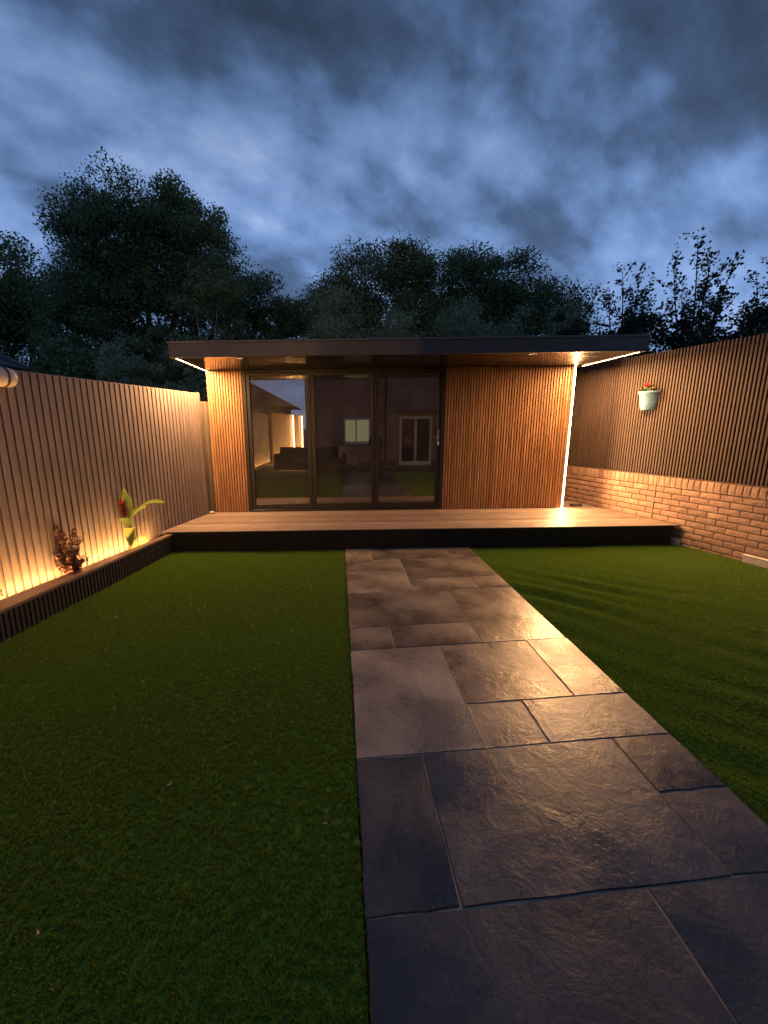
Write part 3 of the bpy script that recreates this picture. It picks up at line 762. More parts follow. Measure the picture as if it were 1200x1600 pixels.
# ------------------------------------------------------------------ wall pot
pp = wall_pt(-.62) + WN * (-.031)
pot = thing('wall_pot', 'pale blue glazed half pot with a red flower hung on the dark fence', 'plant pot', (pp.x, pp.y, 1.81))
prof = [(.001, .0), (.092, .0), (.100, .012), (.118, .12), (.132, .225), (.146, .235), (.150, .25), (.146, .262), (.134, .262), (.126, .235), (.001, .22)]
a_ = math.atan2(WN.y, WN.x)
mb = MB(); mb.lathe([(r, z) for r, z in prof], 28, a_ - math.pi / 2, a_ + math.pi / 2); mb.build('pot', 'pot_glaze', pot, (pp.x, pp.y, 1.81), smooth=True)
mb = MB(); t_ = WT
mb.add([(t_.x * r * sgn, t_.y * r * sgn, z) for sgn in (1,) for r, z in [(-.09, 0), (.09, 0), (.134, .262), (-.134, .262)]], [(0, 1, 2, 3)]); mb.build('back_plate', 'pot_glaze', pot, (pp.x - WN.x * -.001, pp.y, 1.81))
mb = MB(); mb.lathe([(.001, .0), (.124, .0)], 20, a_ - math.pi / 2, a_ + math.pi / 2); mb.build('soil', 'soil', pot, (pp.x, pp.y, 1.81 + .236))
def leafcloud(n, cen, rad, size, flat=0.0, seed=0, minr=0.0, updir=0.0, aspect=.55):
    r = np.random.default_rng(seed)
    d = r.normal(size=(n, 3)); d /= np.linalg.norm(d, axis=1)[:, None]
    q = (minr + (1 - minr) * r.random(n) ** (1 / 2.2))[:, None]
    P = np.array(cen) + d * q * np.array(rad)
    return leaves_at(P, size, r, updir, aspect)
def leaves_at(P, size, r, updir=0.0, aspect=.55, D=None):
    n = len(P)
    a = r.normal(size=(n, 3)) if D is None else D + r.normal(size=(n, 3)) * .5
    a[:, 2] += updir; a /= np.linalg.norm(a, axis=1)[:, None]
    b = r.normal(size=(n, 3)); b -= (b * a).sum(1)[:, None] * a; b /= np.linalg.norm(b, axis=1)[:, None]
    s1 = (size * (0.65 + .7 * r.random(n)))[:, None]; s2 = s1 * aspect
    c = np.cross(a, b)
    return np.stack([P - a * s1 * .5, P + b * s2 * .5 + c * s1 * .06, P + a * s1 * .5, P - b * s2 * .5 + c * s1 * .06], axis=1)
c0 = np.array([0, 0, .275]) + np.array([WN.x, WN.y, 0]) * .07
V = np.concatenate([leafcloud(60, c0 + np.array([WT.x, WT.y, 0]) * k, (.05, .05, .045), .045, seed=70 + i, aspect=.8) for i, k in enumerate((-.07, 0, .06))])
place(newobj('foliage', quads_mesh('foliage', V), 'pot_leaf'), (pp.x, pp.y, 1.81), 0, pot)
c1 = np.array([0, 0, .352]) + np.array([WN.x, WN.y, 0]) * .07 + np.array([WT.x, WT.y, 0]) * -.015
V = leafcloud(70, c1, (.032, .032, .026), .026, seed=90, minr=.5, aspect=.9)
place(newobj('flower', quads_mesh('flower', V), 'red_petal'), (pp.x, pp.y, 1.81), 0, pot)
mb = MB(); mb.tube([tuple(c0), tuple((c0 + c1) / 2 + np.array([.005, 0, 0])), tuple(c1)], .003, 6); mb.build('stem', 'pot_leaf', pot, (pp.x, pp.y, 1.81))

# ------------------------------------------------------------------ planter plants
def ribbon_leaf(base, direction, length, width, droop, up, twist=0.0, n=14):
    """lanceolate leaf with a mid-rib fold"""
    d = Vector(direction).normalized(); side = d.cross(Vector((0, 0, 1))).normalized()
    pos = Vector(base); ang = up; vs = []; fs = []
    for i in range(n + 1):
        t = i / n
        w = width * (math.sin(math.pi * min(1, t * .93 + .05)) ** .8) * (1 - .25 * t) if 0 < i < n else width * .04
        fwd = d * math.cos(ang) + Vector((0, 0, 1)) * math.sin(ang)
        nrm = (Vector((0, 0, 1)) * math.cos(ang) - d * math.sin(ang))
        sd2 = (side * math.cos(twist * t) + nrm * math.sin(twist * t))
        nn_ = (nrm * math.cos(twist * t) - side * math.sin(twist * t))
        wav = .06 * width * math.sin(t * 14)
        vs += [pos - sd2 * w + nn_ * (w * .28 + wav), pos - sd2 * w * .5 + nn_ * w * .10, pos, pos + sd2 * w * .5 + nn_ * w * .10, pos + sd2 * w + nn_ * (w * .28 - wav)]
        pos = pos + fwd * (length / n); ang -= droop / n
    for i in range(n):
        for k in range(4): a = i * 5 + k; fs.append((a, a + 1, a + 6, a + 5))
    return [tuple(v) for v in vs], fs
pc = fence_pt(1.70) + FN * .055
canna = thing('canna_plant', 'tall canna with broad yellow-green leaves and a dark red bud in the planter', 'plant', (pc.x, pc.y, .15))
t2 = FT; f2 = FN
stem = [(0, 0, 0), tuple(FN * .01 + Vector((0, 0, .2))), tuple(FN * .02 - FT * .01 + Vector((0, 0, .45))), tuple(FN * .03 - FT * .06 + Vector((0, 0, .68)))]
MB().tube(stem, [.014, .013, .010, .006], 8).build('stem', 'canna_leaf', canna, (pc.x, pc.y, .15), smooth=True)
MB().tube([(0, 0, 0), tuple(FT * .05 + FN * .02 + Vector((0, 0, .16))), tuple(FT * .07 + FN * .02 + Vector((0, 0, .27)))], [.010, .008, .005], 8).build('stem', 'canna_leaf', canna, (pc.x, pc.y, .15), smooth=True)
specs = [((0, 0, .42), FT * 1 + FN * .30, .58, .062, 1.35, .85, 1.0), ((0, 0, .46), FT * -.35 + FN * .25, .40, .070, .35, 1.35, .7),
         ((0, 0, .33), FT * -.9 + FN * .35, .32, .066, .5, .75, -.5), ((0, 0, .30), FT * -.7 + FN * .6, .38, .070, 2.4, .55, -.4),
         ((.0, 0, .10), FT * 1 + FN * .35, .36, .036, 3.9, 1.3, .5), ((0, 0, .05), FT * .9 + FN * .2, .22, .034, 2.8, 1.1, .6), ((0, 0, .36), FT * .25 + FN * .4, .34, .048, .9, 1.2, .9)]
for b_, d_, L_, w_, dr_, up_, tw in specs:
    vs, fs = ribbon_leaf(b_, d_, L_, w_, dr_, up_, tw); MB().add(vs, fs).build('leaf', 'canna_leaf', canna, (pc.x, pc.y, .15), smooth=True)
V = np.concatenate([leafcloud(26, np.array(FN * .05 - FT * (.11 + .01 * k)) + np.array([0, 0, .52 + .045 * k]), (.024, .024, .035), .06, seed=100 + k, updir=.8) for k in range(4)])
place(newobj('flower', quads_mesh('flower', V), 'canna_flower'), (pc.x, pc.y, .15), 0, canna)
def bush(s_, off, h, rad, label, seed, n=1500):
    p = fence_pt(s_) + FN * off
    t = thing('shrub', label, 'plant', (p.x, p.y, .15), 'small shrubs in the planter'); r = np.random.default_rng(seed)
    mb = MB(); P = []; 
    for k in range(30):
        a = r.uniform(0, 6.283); q = r.uniform(.35, 1) * rad; tip = np.array([q * math.cos(a), q * math.sin(a) * .8, h * r.uniform(.35, 1.0) * (1 - .25 * q / rad)])
        # keep clear of the fence face
        tip -= np.array(FN) * min(0, tip @ np.array(FN) + off - .03)
        mid_ = tip * .5 + np.array([0, 0, .04]); mb.tube([(0, 0, 0), tuple(mid_), tuple(tip)], [.004, .003, .0015], 5)
        m_ = n // 30; tt = r.uniform(.12, 1.03, m_)[:, None]
        pts = (1 - tt) ** 2 * 0 + 2 * tt * (1 - tt) * mid_ + tt ** 2 * tip + r.normal(size=(m_, 3)) * .014; P.append(pts)
    mb.build('stems', 'bark', t, (p.x, p.y, .15))
    place(newobj('foliage', quads_mesh('foliage', leaves_at(np.concatenate(P), .034, r, .3, .65)), 'maroon_leaf'), (p.x, p.y, .15), 0, t)
bush(.80, .10, .66, .17, 'small dark maroon-leaved shrub glowing from below in the left planter', 5)
bush(.02, .10, .26, .12, 'low dark shrub at the left edge of the photo, nearest one in the planter', 6, 260)

# ------------------------------------------------------------------ trees
def crown_pts(lobes, n, r, clump, inner=.5, per_=430):
    vol = np.array([l[3] * l[4] * l[5] for l in lobes]) ** .72; k = r.choice(len(lobes), size=max(10, n // per_), p=vol / vol.sum())
    L = np.array(lobes)[k]; m = len(k)
    d = r.normal(size=(m, 3)); d /= np.linalg.norm(d, axis=1)[:, None]
    q = inner + (1 - inner) * r.random(m) ** .7
    cc = L[:, :3] + d * q[:, None] * L[:, 3:]
    cs = clump * (.55 + .9 * r.random(m))
    per = n // m
    dd = r.normal(size=(m, per, 3)); dd /= np.linalg.norm(dd, axis=2)[:, :, None]
    dd[:, :, 2] = np.where(dd[:, :, 2] < 0, dd[:, :, 2] * .55, dd[:, :, 2] * .8)
    P = cc[:, None, :] + dd * (r.random((m, per, 1)) ** .42) * cs[:, None, None] * (1 + .07 * r.normal(size=(m, per, 1)))
    return P.reshape(-1, 3)
def tree(name, label, base, lobes, n, leaf, mat, seed, clump=.6, trunk_r=.25, group=None, bark='bark', inner=.5, aspect=.6, cat='tree'):
    r = np.random.default_rng(seed); t = thing(name, label, cat, tuple(base), group); B = np.array(base, float)
    mb = MB(); hub = B + np.array([0, 0, min(l[2] for l in lobes) * .55])
    wob = lambda s: r.normal(size=3) * s
    p1 = B + (hub - B) * .5 + wob(.06)
    mb.tube([tuple(B - B - np.array([0, 0, .1])), tuple(p1 - B), tuple(hub - B)], [trunk_r * 1.25, trunk_r, trunk_r * .85], 10)
    for l in lobes:
        c = np.array(l[:3]); mid_ = (hub + c) / 2 + wob(.25); mb.tube([tuple(hub - B), tuple(mid_ - B), tuple(c - B)], [trunk_r * .6, trunk_r * .38, trunk_r * .15], 6)
        for k in range(4):
            e = c + np.clip(r.normal(size=3), -1.2, 1.2) * np.array(l[3:]) * .45; mb.tube([tuple(c - B), tuple((c + e) / 2 + wob(.1) - B), tuple(e - B)], [trunk_r * .14, trunk_r * .09, trunk_r * .03], 5)
    mb.build('trunk', bark, t, tuple(base), smooth=True)
    P = crown_pts(lobes, n, r, clump, inner, 430 if clump > .6 else 130) - B
    place(newobj('crown', quads_mesh('crown', leaves_at(P, leaf, r, 0.0, aspect)), mat), tuple(base), 0, t)
    return t
# big round tree, left
tree('oak_tree', 'large dark rounded tree towering above the left fence', (-8.0, 19, 0),
     [(-8.0, 19, 9.15, 2.9, 2.6, 2.45), (-9.8, 19, 8.9, 1.8, 1.9, 1.7), (-6.3, 19, 9.0, 1.9, 2.0, 1.8), (-10.2, 19, 7.2, 2.0, 2.0, 1.5), (-5.4, 18.8, 7.6, 1.9, 1.8, 1.2),
      (-8.2, 18.6, 6.2, 3.0, 2.0, 1.6), (-10.8, 19, 5.2, 2.0, 2.0, 1.6), (-6.0, 18.5, 5.6, 2.2, 1.8, 1.5), (-8.5, 18.5, 3.6, 3.6, 1.8, 1.6), (-4.2, 18.7, 8.1, .7, .8, .5)], 190000, .105, 'oak_leaf', 11, .78, .34)
tree('oak_tree', 'dark broad tree at the far left edge behind the big round tree', (-17.5, 23, 0),
     [(-17.8, 23, 8.8, 3.4, 3, 2.2), (-15.3, 23, 8.3, 1.7, 2, 1.4), (-18.5, 22.5, 6.5, 4, 2.5, 2.5), (-15.0, 22.5, 6.3, 2.4, 2.2, 2.2), (-16.5, 22.3, 3.5, 4, 2, 2.0)], 60000, .15, 'oak_leaf', 12, 1.0, .35)
# low wood between
tree('field_maple', 'low dark tree in the dip between the big round tree and the middle trees', (-3.4, 23, 0),
     [(-3.6, 23, 7.6, 2.0, 1.6, 1.4), (-2.0, 23, 7.2, 1.3, 1.4, 1.1), (-5.0, 23, 7.6, 1.5, 1.5, 1.5), (-3.2, 22.6, 5.4, 3.0, 1.5, 1.6), (-3.2, 22.6, 3.2, 3.0, 1.5, 1.6)], 45000, .13, 'oak_leaf', 13, .8, .2)
# middle group
tree('sycamore_tree', 'broad dense tree above the middle of the roof, leftmost of the middle group', (1.4, 20.5, 0),
     [(1.4, 20.5, 7.9, 2.3, 1.8, 1.5), (-0.1, 20.5, 6.9, 1.1, 1.3, 1.1), (3.2, 20.5, 8.3, 1.5, 1.5, 1.25), (.6, 20, 5.6, 2.0, 1.5, 1.4), (2.6, 20, 5.8, 2.0, 1.5, 1.5), (1.5, 20, 3.6, 3, 1.5, 1.5)], 85000, .105, 'mid_leaf', 14, .76, .26)
tree('sycamore_tree', 'dense tree just right of the roof centre, in the middle of its group', (5.0, 20, 0),
     [(4.7, 20, 8.0, 1.6, 1.5, 1.3), (5.9, 20, 7.6, 1.4, 1.4, 1.3), (4.6, 19.6, 5.8, 1.8, 1.5, 1.5), (6.2, 19.6, 5.6, 1.5, 1.4, 1.4), (5.2, 19.5, 3.6, 2.4, 1.4, 1.5)], 65000, .105, 'oak_leaf', 15, .74, .24)
tree('sycamore_tree', 'dark rounded tree sloping down to the right, rightmost of the middle group', (8.0, 20.5, 0),
     [(7.7, 20.5, 7.8, 1.6, 1.5, 1.3), (9.0, 20.5, 6.9, 1.4, 1.4, 1.2), (7.6, 20, 5.4, 1.8, 1.4, 1.5), (9.6, 20, 5.2, 1.6, 1.4, 1.4), (10.6, 20.5, 6.4, .9, 1.0, .9), (8.5, 20, 3.4, 2.6, 1.4, 1.5)], 65000, .105, 'oak_leaf', 16, .74, .24)
# silvery shrubs close behind the roof
for i, (x, top, w, lb) in enumerate([(-0.1, 5.75, 1.0, 'grey-green shrubby tree rising behind the roof, leftmost of its row'), (1.75, 5.15, .9, 'low grey-green shrub behind the roof, second from the left of its row'),
                                     (3.7, 5.55, .95, 'pointed grey-green shrub behind the roof, tallest near the middle'), (5.3, 5.0, .95, 'low grey-green shrub behind the roof left of the last one'), (6.7, 5.1, .9, 'grey-green shrub behind the roof, rightmost of its row')]):
    tree('willow_shrub', lb, (x, 13 + .3 * (i % 2), 0), [(x, 13, top - 1.0, w * .7, .7, .95), (x - .35, 13, top - 1.9, w, .8, .9), (x + .4, 13, top - 1.7, w * .9, .8, .9), (x, 13, top - 3.0, w * 1.2, .9, 1.1)],
         16000, .075, 'silver_leaf', 20 + i, .36, .07, 'grey-green shrubs behind the roof', inner=.35, aspect=.42)
# bare-stemmed tree behind the left end of the roof
tree('birch_tree', 'slim pale-stemmed tree behind the left end of the roof', (-4.15, 14, 0),
     [(-4.5, 14, 5.6, .8, .7, .8), (-3.7, 14, 5.7, .8, .7, .7), (-4.1, 14.3, 4.2, 1.0, .7, .6)], 4200, .10, 'mid_leaf', 30, .35, .05, bark='pale_bark', inner=.4)
# shrubs behind the left fence
for i, (x, y, top, w, lb) in enumerate([(-4.7, 9.2, 3.35, .75, 'bushy green shrub peeping above the left fence, leftmost of three'), (-3.7, 9.4, 3.1, .75, 'bushy green shrub above the left fence, middle one of three'), (-2.9, 9.8, 2.95, .7, 'bushy green shrub at the left wall of the garden room, rightmost of three')]):
    tree('hedge_shrub', lb, (x, y, 0), [(x, y, top - .55, w * .8, .6, .55), (x - .3, y, top - 1.3, w, .6, .7), (x + .3, y, top - 1.4, w, .6, .7)], 9000, .065, 'silver_leaf', 40 + i, .22, .05, 'shrubs behind the left fence', inner=.3, aspect=.5)
for i, (x, y, top, lb) in enumerate([(-7.0, 11.5, 3.9, 'dark hedge tree behind the neighbour roof on the left'), (-5.4, 13.0, 4.4, 'dark hedge tree between the left fence and the big round tree'), (-2.6, 11.5, 3.6, 'dark hedge tree right beside the left wall of the garden room')]):
    tree('hedge_tree', lb, (x, y, 0), [(x, y, top - .9, 1.3, .9, .9), (x + .8, y, top - 1.3, 1.0, .8, .9), (x - .7, y, top - 1.6, 1.2, .9, 1.0), (x, y, top - 2.6, 1.8, .9, 1.2)], 11000, .11, 'mid_leaf', 50 + i, .35, .08, 'dark hedge trees behind the left fence')
# right-hand thicket and open sprays against the sky
for i, (x, y, top, w, lb) in enumerate([(5.6, 10.5, 4.2, .9, 'brownish shrub above the right end of the roof, leftmost of the right thicket'), (6.9, 10.4, 4.15, 1.0, 'dense brownish shrub just right of the roof end'),
                                        (8.3, 10.2, 4.05, 1.1, 'dense shrub above the dark fence below the tall open sprays'), (9.75, 9.8, 4.6, 1.1, 'dark leafy tree at the right edge of the photo')]):
    tree('thicket_shrub', lb, (x, y, 0), [(x, y, top - .7, w * .8, .7, .7), (x - .4, y, top - 1.3, w, .7, .8), (x + .4, y, top - 1.4, w, .7, .8), (x, y, top - 2.4, w * 1.2, .7, 1.0)], 10000, .085, 'dark_leaf', 60 + i, .30, .06, 'thicket behind the right fence', inner=.35)
def spray(name, label, base, stems, seed, leaf=.12, per=46):
    r = np.random.default_rng(seed); t = thing(name, label, 'tree', tuple(base), 'open leafy sprays against the sky'); B = np.array(base, float)
    mb = MB(); P = []
    for (tip, bend) in stems:
        tip = np.array(tip, float); st = B + np.array([0, 0, 2.0]); c = (st + tip) / 2 + np.array(bend)
        ts = np.linspace(0, 1, 9); pts = [(1 - u) ** 2 * st + 2 * u * (1 - u) * c + u * u * tip - B for u in ts]
        mb.tube([tuple(p) for p in pts], [.03 * (1 - u) + .004 for u in ts], 6)
        for u in np.linspace(.30, .98, 15):
            q = (1 - u) ** 2 * st + 2 * u * (1 - u) * c + u * u * tip - B
            e = q + np.array([r.normal() * .52 * (1.2 - u), r.normal() * .2, abs(r.normal()) * .20 + .04]); mb.tube([tuple(q), tuple((q + e) / 2 + r.normal(size=3) * .02), tuple(e)], [.007, .005, .002], 4)
            m = max(9, int(per * (1.25 - u) / 1.15)); P.append(q + (e - q) * r.uniform(.2, 1.1, m)[:, None] + r.normal(size=(m, 3)) * .05)
    mb.tube([(0, 0, 0), (0.02, 0, 1.0), (0, 0, 2.05)], [.06, .05, .04], 8)
    mb.build('trunk', 'bark', t, tuple(base), smooth=True)
    place(newobj('crown', quads_mesh('crown', leaves_at(np.concatenate(P), leaf * .80, r, .15, .60)), 'dark_leaf'), tuple(base), 0, t)
spray('cherry_sapling', 'tall open sapling with sparse leaves against the sky above the right fence', (8.2, 10, 0), [((7.93, 10, 5.62), (.1, 0, .2)), ((8.84, 10, 5.25), (.0, 0, -.1)), ((8.3, 10, 5.2), (0, 0, .2)), ((7.5, 10, 4.95), (-.1, 0, .2)), ((8.6, 10, 4.75), (.2, 0, .2)), ((7.9, 10.2, 4.5), (0, 0, .2)), ((8.35, 10.2, 4.6), (0, 0, .1)), ((8.75, 10.1, 4.4), (.2, 0, .1))], 81, .105, 60)
spray('cherry_sapling', 'smaller open sapling against the sky left of the tall one', (6.8, 10.3, 0), [((6.55, 10.3, 5.05), (.1, 0, .1)), ((6.95, 10.3, 4.9), (.1, 0, .2)), ((7.15, 10.3, 4.7), (.1, 0, 0)), ((6.3, 10.3, 4.6), (-.1, 0, .1)), ((6.8, 10.3, 4.6), (0, 0, .1))], 82, .10, 60)
spray('cherry_sapling', 'thin sapling with few leaves rising just right of the middle trees', (5.6, 10.4, 0), [((5.45, 10.4, 4.72), (.05, 0, .1)), ((5.75, 10.4, 4.6), (.05, 0, .1)), ((6.05, 10.4, 4.75), (.05, 0, .1))], 83, .085, 40)
spray('cherry_sapling', 'open leafy branches at the right edge of the photo', (9.7, 9.6, 0), [((9.3, 9.6, 4.95), (.0, 0, .1)), ((9.7, 9.6, 5.1), (.05, 0, .1)), ((9.0, 9.6, 4.7), (-.1, 0, .1)), ((10.1, 9.6, 5.2), (.1, 0, .1))], 84, .10, 46)
# distant wood that closes the gaps under the crowns
r = np.random.default_rng(99); P = []
for x in np.arange(-34, 34, 1.7):
    h = 4.6 + r.uniform(-.6, .8); P.append(crown_pts([(x, 27 + r.uniform(-1, 1), h * .75, 1.9, 1.2, h * .3), (x, 27, h * .35, 2.0, 1.2, h * .4)], 1500, r, .6))
place(newobj('far_wood', quads_mesh('far_wood', leaves_at(np.concatenate(P), .34, r)), 'oak_leaf')); tag(bpy.data.objects['far_wood'], 'dark wood far behind the garden, reads as one mass', kind='stuff')

# ------------------------------------------------------------------ neighbour's house beyond the left fence
nh = thing('neighbour_house', 'neighbouring house with a dark slate hipped roof just showing over the left fence', 'house', (-9.5, 5.0, 0))
x0, x1, y0, y1, ze = -13.4, -5.74, 1.5, 8.0, 2.74; sl = .62
MB().box(x0 + .3, x1 - .3, y0 + .3, y1 - .3, -.1, ze).build('wall', 'render_wall', nh)
hip = 3.0
ncs = 15
for c in range(ncs):
    t0, t1 = c / ncs, (c + 1) / ncs + .012
    def ringp(t, dz): return [(x0 + hip * t, y0 + hip * t, ze + hip * sl * t + dz), (x1 - hip * t, y0 + hip * t, ze + hip * sl * t + dz), (x1 - hip * t, y1 - hip * t, ze + hip * sl * t + dz), (x0 + hip * t, y1 - hip * t, ze + hip * sl * t + dz)]
    a, b_, c_ = ringp(t0, .028), ringp(min(t1, 1), .004), ringp(t0, .0)
    mb = MB(); fs = [(k, (k + 1) % 4, 4 + (k + 1) % 4, 4 + k) for k in range(4)] + [(8 + k, 8 + (k + 1) % 4, (k + 1) % 4, k) for k in range(4)]
    mb.add(a + b_ + c_, fs); mb.build('slate_course', 'slate', nh)
for (xa, ya, xb, yb) in ((x1, y0, x1 - hip, y0 + hip), (x0, y0, x0 + hip, y0 + hip), (x1, y1, x1 - hip, y1 - hip)):
    MB().tube([(xa, ya, ze + .03), (xb, yb, ze + hip * sl + .04)], .055, 6).build('hip_ridge', 'slate', nh)

# ------------------------------------------------------------------ behind the camera: what the door glass mirrors
hs = thing('house', 'rendered house wall with white french doors mirrored in the bifold glass', 'house', (2.5, -4.0, 0))
def hbox(name, mat, x0, x1, y0, y1, z0, z1, parent=hs, c=0):
    mb = MB(); (mb.cbox(x0, x1, y0, y1, z0, z1, c) if c else mb.box(x0, x1, y0, y1, z0, z1)); return mb.build(name, mat, parent)
hbox('wall', 'render_wall', -1.35, 9.0, -11.0, -3.95, -.1, 6.2)
mb = MB(); mb.add([(-1.7, -3.6, 6.15), (9.4, -3.6, 6.15), (9.4, -7.5, 8.9), (-1.7, -7.5, 8.9), (9.4, -11.3, 6.15), (-1.7, -11.3, 6.15)], [(0, 1, 2, 3), (3, 2, 4, 5), (0, 3, 5), (1, 4, 2), (0, 5, 4, 1)]); mb.build('roof', 'slate', hs)
fr = hbox('french_door', 'upvc', 2.53, 3.87, -3.948, -3.90, .0, 2.02)
for (a, b_) in ((2.62, 3.15), (3.25, 3.78)): hbox('pane', 'house_glass', a, b_, -3.899, -3.892, .16, 1.90, fr)
wn_ = hbox('kitchen_window', 'upvc', .22, 1.32, -3.948, -3.91, .95, 1.95)
for (a, b_) in ((.29, .70), (.76, 1.25)): hbox('pane', 'lit_window', a, b_, -3.909, -3.902, 1.02, 1.88, wn_)
hbox('sill', 'upvc', .16, 1.38, -3.948, -3.84, .905, .945, c=.006); hbox('plinth', 'mortar', -1.36, 9.0, -3.949, -3.915, -.05, .18)
MB().tube([(1.95, -3.89, 0.2), (1.95, -3.89, 6.0)], .035, 10).build('downpipe', 'black_rubber', hs, smooth=True)
hbox('door_canopy', 'slate', 2.40, 4.0, -3.948, -3.45, 2.18, 2.24)
ln = thing('garden_store', 'dark pitched roof outbuilding mirrored in the left door pane', 'outbuilding', (-6.0, -13, 0))
MB().box(-10, -3.4, -17, -11.5, -.1, 2.9).build('wall', 'dark_slat', ln)
mb = MB(); mb.add([(-2.6, -11.2, 2.85), (-2.6, -17.3, 2.85), (-7.4, -17.3, 5.4), (-7.4, -11.2, 5.4), (-12, -11.2, 2.9), (-12, -17.3, 2.9)], [(0, 1, 2, 3), (3, 2, 5, 4), (0, 3, 4), (1, 5, 2), (0, 4, 5, 1)]); mb.build('roof', 'slate', ln)
# lit slatted screen farther down the garden
sa, sb = Vector((-2.85, -4.4, 0)), Vector((-2.10, -9.4, 0)); sT = (sb - sa).normalized(); srz = math.atan2(sT.y, sT.x)
sc_ = thing('lit_screen', 'pale slatted screen washed by warm strips, mirrored in the left door pane', 'screen', tuple(sa))
sl_ = MB().extrude([(-.10, 0), (.10, 0), (.10, .02), (-.10, .02)], 0, 2.25).mesh('screen_slat'); sl_.materials.append(M['fence_taupe'])
Ls = (sb - sa).length
for k in range(int(Ls / .21)):
    p = sa + sT * (.11 + k * .21); place(newobj('screen_slat', sl_), (p.x, p.y, 0), srz, sc_)
MB().box(0, Ls, -.04, -.002, 0, 2.24).build('backing_panel', 'backing_taupe', sc_, tuple(sa), srz)
MB().box(0, Ls, .30, .33, .02, .035).build('light_strip', 'led_rear', sc_, tuple(sa), srz)
for k in (.62, .98): MB().box(Ls * k - .02, Ls * k + .02, .12, .14, .1, 2.2).build('light_strip', 'led_rear', sc_, tuple(sa), srz)
# the left fence and planter carry on beside and behind the camera
qa, qb = fence_pt(-.76), Vector((-2.95, -4.2, 0)); qT = (qb - qa).normalized(); qrz = math.atan2(qT.y, qT.x); Lq = (qb - qa).length
rfn = thing('slatted_fence', 'farther run of taupe fence seen only mirrored in the left door pane', 'fence', tuple(qa))
MB().box(0, Lq, -.03, -.001, .02, zt).build('backing_panel', 'backing_taupe', rfn, tuple(qa), qrz)
qs = MB().extrude([(-.056, 0), (.056, 0), (.056, .018), (-.056, .018)], .06, zt).mesh('fence_slat'); qs.materials.append(M['fence_taupe'])
for k in range(int(Lq / .155)):
    p = qa + qT * (.08 + k * .155); place(newobj('fence_slat', qs), (p.x, p.y, 0), qrz, rfn)
rpl = thing('planter', 'farther run of low planter seen only mirrored in the left door pane', 'planter', tuple(qa))
MB().cbox(0, Lq, .34, .37, -.05, .23, .004).build('front_panel', 'dark_slat', rpl, tuple(qa), qrz)
MB().cbox(0, Lq, .14, .385, .2305, .255, .004).build('cap_board', 'cap_brown', rpl, tuple(qa), qrz)
MB().box(0, Lq, .02, .335, .10, .15).build('soil', 'soil', rpl, tuple(qa), qrz)
MB().box(0, Lq, .115, .127, .19, .196).build('light_strip', 'led_planter', rpl, tuple(qa), qrz)
# garden sofas
def sofa(x, y, rz, label):
    t = thing('garden_sofa', label, 'sofa', (x, y, 0), 'garden seating by the house')
    R = Matrix.Rotation(rz, 4, 'Z')
    for nm, mt, b in (('base', 'rattan', (-.75, .75, -.38, .38, .0, .30)), ('backrest', 'rattan', (-.75, .75, -.40, -.24, .30, .85)), ('armrest', 'rattan', (-.75, -.58, -.23, .38, .30, .62)), ('armrest', 'rattan', (.58, .75, -.23, .38, .30, .62)),
                      ('cushion', 'cushion', (-.57, -.004, -.23, .37, .301, .44)), ('cushion', 'cushion', (.004, .57, -.23, .37, .301, .44))):
        MB().cbox(*b, .03).build(nm, mt, t, (x, y, 0), rot=R)
sofa(-1.75, -2.9, .3, 'dark rattan garden sofa by the lit screen, mirrored in the left pane'); sofa(-.45, -2.6, 0, 'dark rattan garden sofa mirrored in the middle pane')
cb = thing('leaning_board', 'pale cardboard sheet propped beside the sofa, mirrored in the middle pane', 'board', (.35, -2.4, 0))
MB().cbox(-.36, .36, -.008, .008, .0, .72, .002).build('sheet', 'cardboard', cb, rot=Matrix.Translation((0, 0, 0)) @ Matrix.Rotation(.12, 4, 'X'), loc=(.35, -2.4, .18))
MB().cbox(-.30, .30, -.30, .30, .0, .16, .02).build('crate', 'rattan', cb, (.35, -2.55, 0))

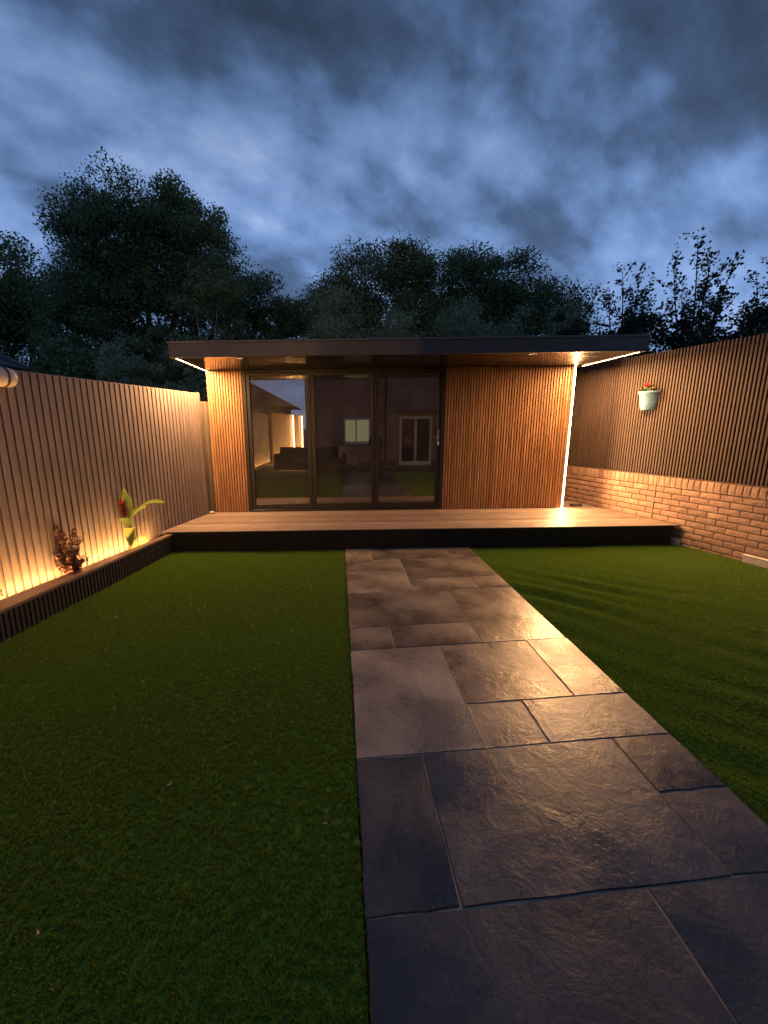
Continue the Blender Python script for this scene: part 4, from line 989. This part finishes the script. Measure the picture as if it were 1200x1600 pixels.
# person standing behind the camera, seen only as a mirror image
pr = thing('person', 'person in dark clothes with pale hair, mirrored at the join of two door panes', 'person', (1.24, -.55, 0))
def skinned(name, verts, edges, radii, mat, parent, loc):
    me = bpy.data.meshes.new(name); me.from_pydata(verts, edges, []); me.update()
    o = newobj(name, me, mat); sk = o.modifiers.new('skin', 'SKIN')
    if not me.skin_vertices:
        import bmesh as _b
        bm = _b.new(); bm.from_mesh(me); bm.verts.layers.skin.verify(); bm.to_mesh(me); bm.free()
    for i, r_ in enumerate(radii):
        me.skin_vertices[0].data[i].radius = (r_, r_ * .85); me.skin_vertices[0].data[i].use_root = (i == 0)
    o.modifiers.new('sub', 'SUBSURF').levels = 2; o.modifiers['sub'].render_levels = 2
    return place(o, loc, 0, parent)
V_ = [(0, 0, .86), (0, 0, 1.05), (0, 0, 1.25), (0, 0, 1.33), (0, 0, 1.39), (-.16, 0, 1.25), (-.22, .04, 1.02), (-.12, .22, 1.06), (.16, 0, 1.25), (.22, .04, 1.02), (.12, .22, 1.06),
      (-.09, 0, .80), (-.10, .02, .45), (-.10, 0, .07), (-.11, .12, .04), (.09, 0, .80), (.10, .02, .45), (.10, 0, .07), (.11, .12, .04)]
E_ = [(0, 1), (1, 2), (2, 3), (3, 4), (2, 5), (5, 6), (6, 7), (2, 8), (8, 9), (9, 10), (0, 11), (11, 12), (12, 13), (13, 14), (0, 15), (15, 16), (16, 17), (17, 18)]
Rr = [.15, .14, .15, .06, .05, .07, .05, .035, .07, .05, .035, .10, .065, .045, .04, .10, .065, .045, .04]
skinned('body', V_, E_, Rr, 'cloth_dark', pr, (1.24, -.55, 0))
MB().ball((0, .01, 1.47), (.078, .095, .115), 12).ball((0, .105, 1.46), (.014, .02, .022), 6).build('head', 'skin', pr, (1.24, -.55, 0), smooth=True)
MB().ball((0, -.012, 1.505), (.092, .100, .10), 12).build('hair', 'pale_hair', pr, (1.24, -.55, 0), smooth=True)
for sx in (-1, 1):
    mb = MB(); mb.ball((sx * .11, .25, 1.07), (.035, .05, .022), 8)
    for k in range(4): mb.tube([(sx * (.135 - k * .017), .28, 1.07), (sx * (.125 - k * .018), .325, 1.075), (sx * (.105 - k * .018), .345, 1.085)], [.009, .008, .007], 6)
    mb.tube([(sx * .09, .24, 1.08), (sx * .065, .27, 1.10), (sx * .05, .30, 1.11)], [.010, .009, .008], 6)
    mb.build('hand', 'skin', pr, (1.24, -.55, 0), smooth=True)
